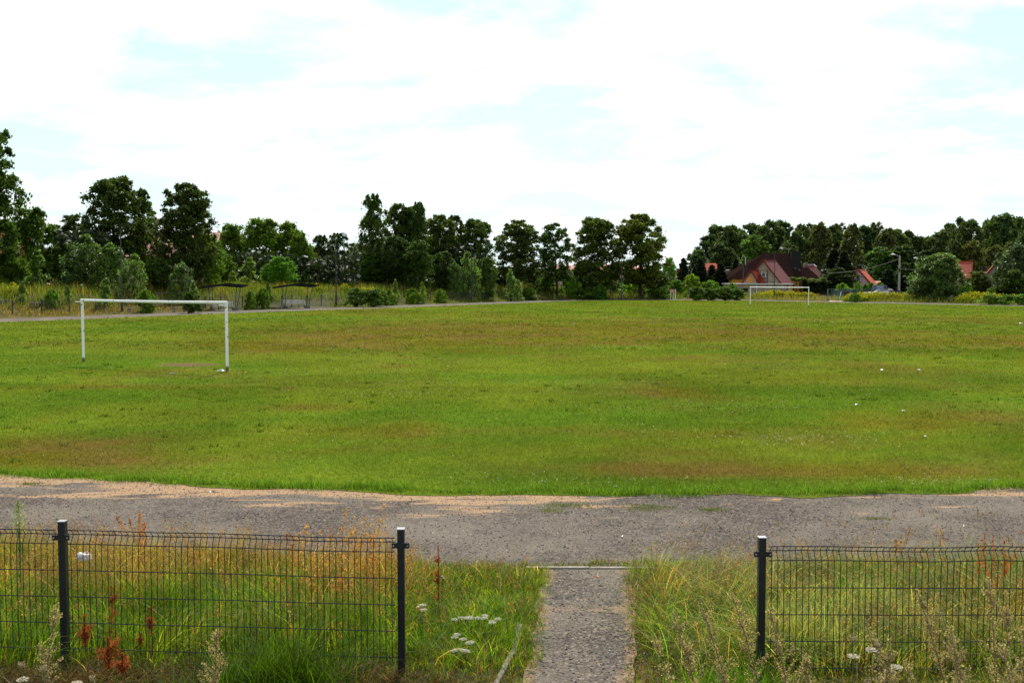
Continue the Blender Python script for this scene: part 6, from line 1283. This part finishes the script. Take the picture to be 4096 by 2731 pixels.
# blue pickup truck
TB = mat_simple('dark_blue_paint', (.012, .022, .10), .3, .6, var=.1); YB = 183; a = at(873, 290, YB); b_ = at(898, 290, YB); W = b_.x - a.x; t = empty('pickup_truck', (a.x, YB, 0), 'dark blue flatbed pickup truck parked behind the goldenrod, facing left', 'truck')
zt = c4(0, 935, YB).z; zb = c4(0, 1060, YB).z; k = W * .50
mb = MB(); mb.hexa([(-.1, -.85, .5), (k, -.85, .5), (k, .85, .5), (-.1, .85, .5), (-.05, -.85, zb), (k, -.85, zb), (k, .85, zb), (-.05, .85, zb)]); mb.hexa([(-.05, -.85, zb + .002), (k, -.85, zb + .002), (k, .85, zb + .002), (-.05, .85, zb + .002), (.14, -.72, zt), (k, -.72, zt), (k, .72, zt), (.14, .72, zt)]); cab = mb.build('cab', TB, t, bevel=.04)
MB().hexa([(.12, -.872, zb + .08), (k * .72, -.872, zb + .08), (k * .72, -.86, zb + .08), (.12, -.86, zb + .08), (.25, -.765, zt - .12), (k * .72, -.765, zt - .12), (k * .72, -.75, zt - .12), (.25, -.75, zt - .12)]).build('side_window', GLASS, cab); MB().hexa([(-.075, -.7, zb + .08), (-.06, -.7, zb + .08), (-.06, .7, zb + .08), (-.075, .7, zb + .08), (.085, -.62, zt - .1), (.1, -.62, zt - .1), (.1, .62, zt - .1), (.085, .62, zt - .1)]).build('windshield', GLASS, cab)
MB().box(k * .55, k * .62, -.06, .06, zt + .02, zt + .12).build('beacon', ORANGE, cab); MB().box(k + .08, W, -.9, .9, .75, .85).box(k + .08, W, -.9, -.86, .86, zb).box(k + .08, W, .86, .9, .86, zb).box(W - .04, W, -.85, .85, .86, zb).box(k + .08, k + .12, -.85, .85, .86, zb + .35).build('load_bed', TB, t)
MB().hexa([(k + .2, -.8, .87), (W - .1, -.8, .87), (W - .1, .8, .87), (k + .2, .8, .87), (k + .3, -.3, zb + .42), (k + .9, -.3, zb + .30), (k + .9, .3, zb + .3), (k + .3, .3, zb + .42)]).build('load', mat_simple('pale_sand', (.5, .42, .33), .9), t)
TYRE = mat_simple('tyre', (.02, .02, .02), .8)
for x in (.55, W - .9):
    for y in (-.86, .7): w_ = MB().tube([(x, y, .35), (x, y + .16, .35)], .35, 16).build('wheel', TYRE, t); MB().tube([(x, y - .01, .35), (x, y + .17, .35)], .19, 12).build('rim', METALF, w_)
# white car mostly hidden in front of the truck
YC = 180; a = c4(945, 1090, YC); b_ = c4(1200, 1060, YC); t = empty('parked_car', (a.x, YC, 0), 'white car bonnet showing above the goldenrod left of the blue truck', 'car'); W = b_.x - a.x + 1.9; zb = a.z
mb = MB(); mb.hexa([(0, -.8, .3), (W, -.8, .3), (W, .8, .3), (0, .8, .3), (.08, -.76, zb - .1), (W, -.76, zb + .12), (W, .76, zb + .12), (.08, .76, zb - .1)]); mb.build('body', WHITE, t, bevel=.06); MB().hexa([(W * .45, -.7, zb + .06), (W, -.7, zb + .125), (W, .7, zb + .125), (W * .45, .7, zb + .06), (W * .62, -.55, zb + .42), (W * .95, -.55, zb + .44), (W * .95, .55, zb + .44), (W * .62, .55, zb + .42)]).build('cabin_glass', GLASS, t)
for x in (.5, W - .6): MB().tube([(x, -.82, .3), (x, -.66, .3)], .3, 14).build('wheel', TYRE, t); 
# pink sign and marker, mast
YS = 176; a = at(670.2, 289, YS); b_ = at(673.9, 292.2, YS); t = empty('pink_sign', ((a.x + b_.x) / 2, YS, 0), 'small plain pink board in the weeds right of the chestnut row', 'sign'); w_ = (b_.x - a.x) / 2; MB().box(-w_, w_, -.03, .03, b_.z, a.z).build('board', mat_simple('pink_board', (.62, .25, .24), .8), t)
for x in (-w_ * .8, w_ * .8): MB().box(x - .03, x + .03, .032, .09, -.1, a.z - .05).build('leg', WHITE, t)
q = at(675.4, 289, YS); tag(MB().box(q.x - .06, q.x + .06, YS, YS + .12, -.1, at(0, 289.5, YS).z).box(q.x - .09, q.x + .09, YS - .03, YS + .15, at(0, 289.5, YS).z, at(0, 289, YS).z).build('marker_post', WHITE, bevel=.01), 'thin white marker post beside the pink board', 'post')
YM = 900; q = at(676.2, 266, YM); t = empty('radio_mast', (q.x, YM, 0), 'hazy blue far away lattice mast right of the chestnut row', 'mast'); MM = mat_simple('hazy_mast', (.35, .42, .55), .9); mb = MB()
for sx, sy in ((-1, -1), (1, -1), (0, 1)): mb.tube([(sx * .8, sy * .8, 0), (sx * .3, sy * .3, q.z)], .14, 4)
for k in range(9): z = q.z * k / 9; s = .8 - .5 * k / 9; mb.bar((-s, -s, z), (s, -s, z + q.z / 9), .12); mb.bar((s, -s, z), (0, s, z + q.z / 9), .12)
mb.build('lattice', MM, t); MB().tube([(0, 0, q.z - 1), (0, 0, q.z + 1.5)], .12, 5).build('aerial', MM, t)
q = at(675, 276, 230); tag(MB().tube([(q.x, 230, -.1), (q.x, 230, q.z)], [.1, .07], 8).bar((q.x - .5, 230, q.z - .3), (q.x + .5, 230, q.z - .3), .08).build('utility_post', CP), 'thin grey post far away right of the chestnut row', 'post')
# far wooded skyline strip
bag = Bag(); n = 9000; u = rng.uniform(520, 720, n); yy = rng.uniform(700, 760, n); x = (u - 512) / FPX * yy; P = np.c_[x, yy, rng.random(n) * 9 * (.6 + .6 * vn(u / 8, u * 0, 4))]
bag.add(*flakes(P, 2.2 * rng.uniform(.5, 1.3, n), np.array([.05, .075, .05]) * rng.uniform(.6, 1.4, (n, 1)), .8, 1.3)); tag(bag.build('distant_wood', mat_leaf('far_leaf', .2, .8, .1, tint=False)), 'far low wood on the horizon behind the chestnuts', 'wood', kind='stuff')
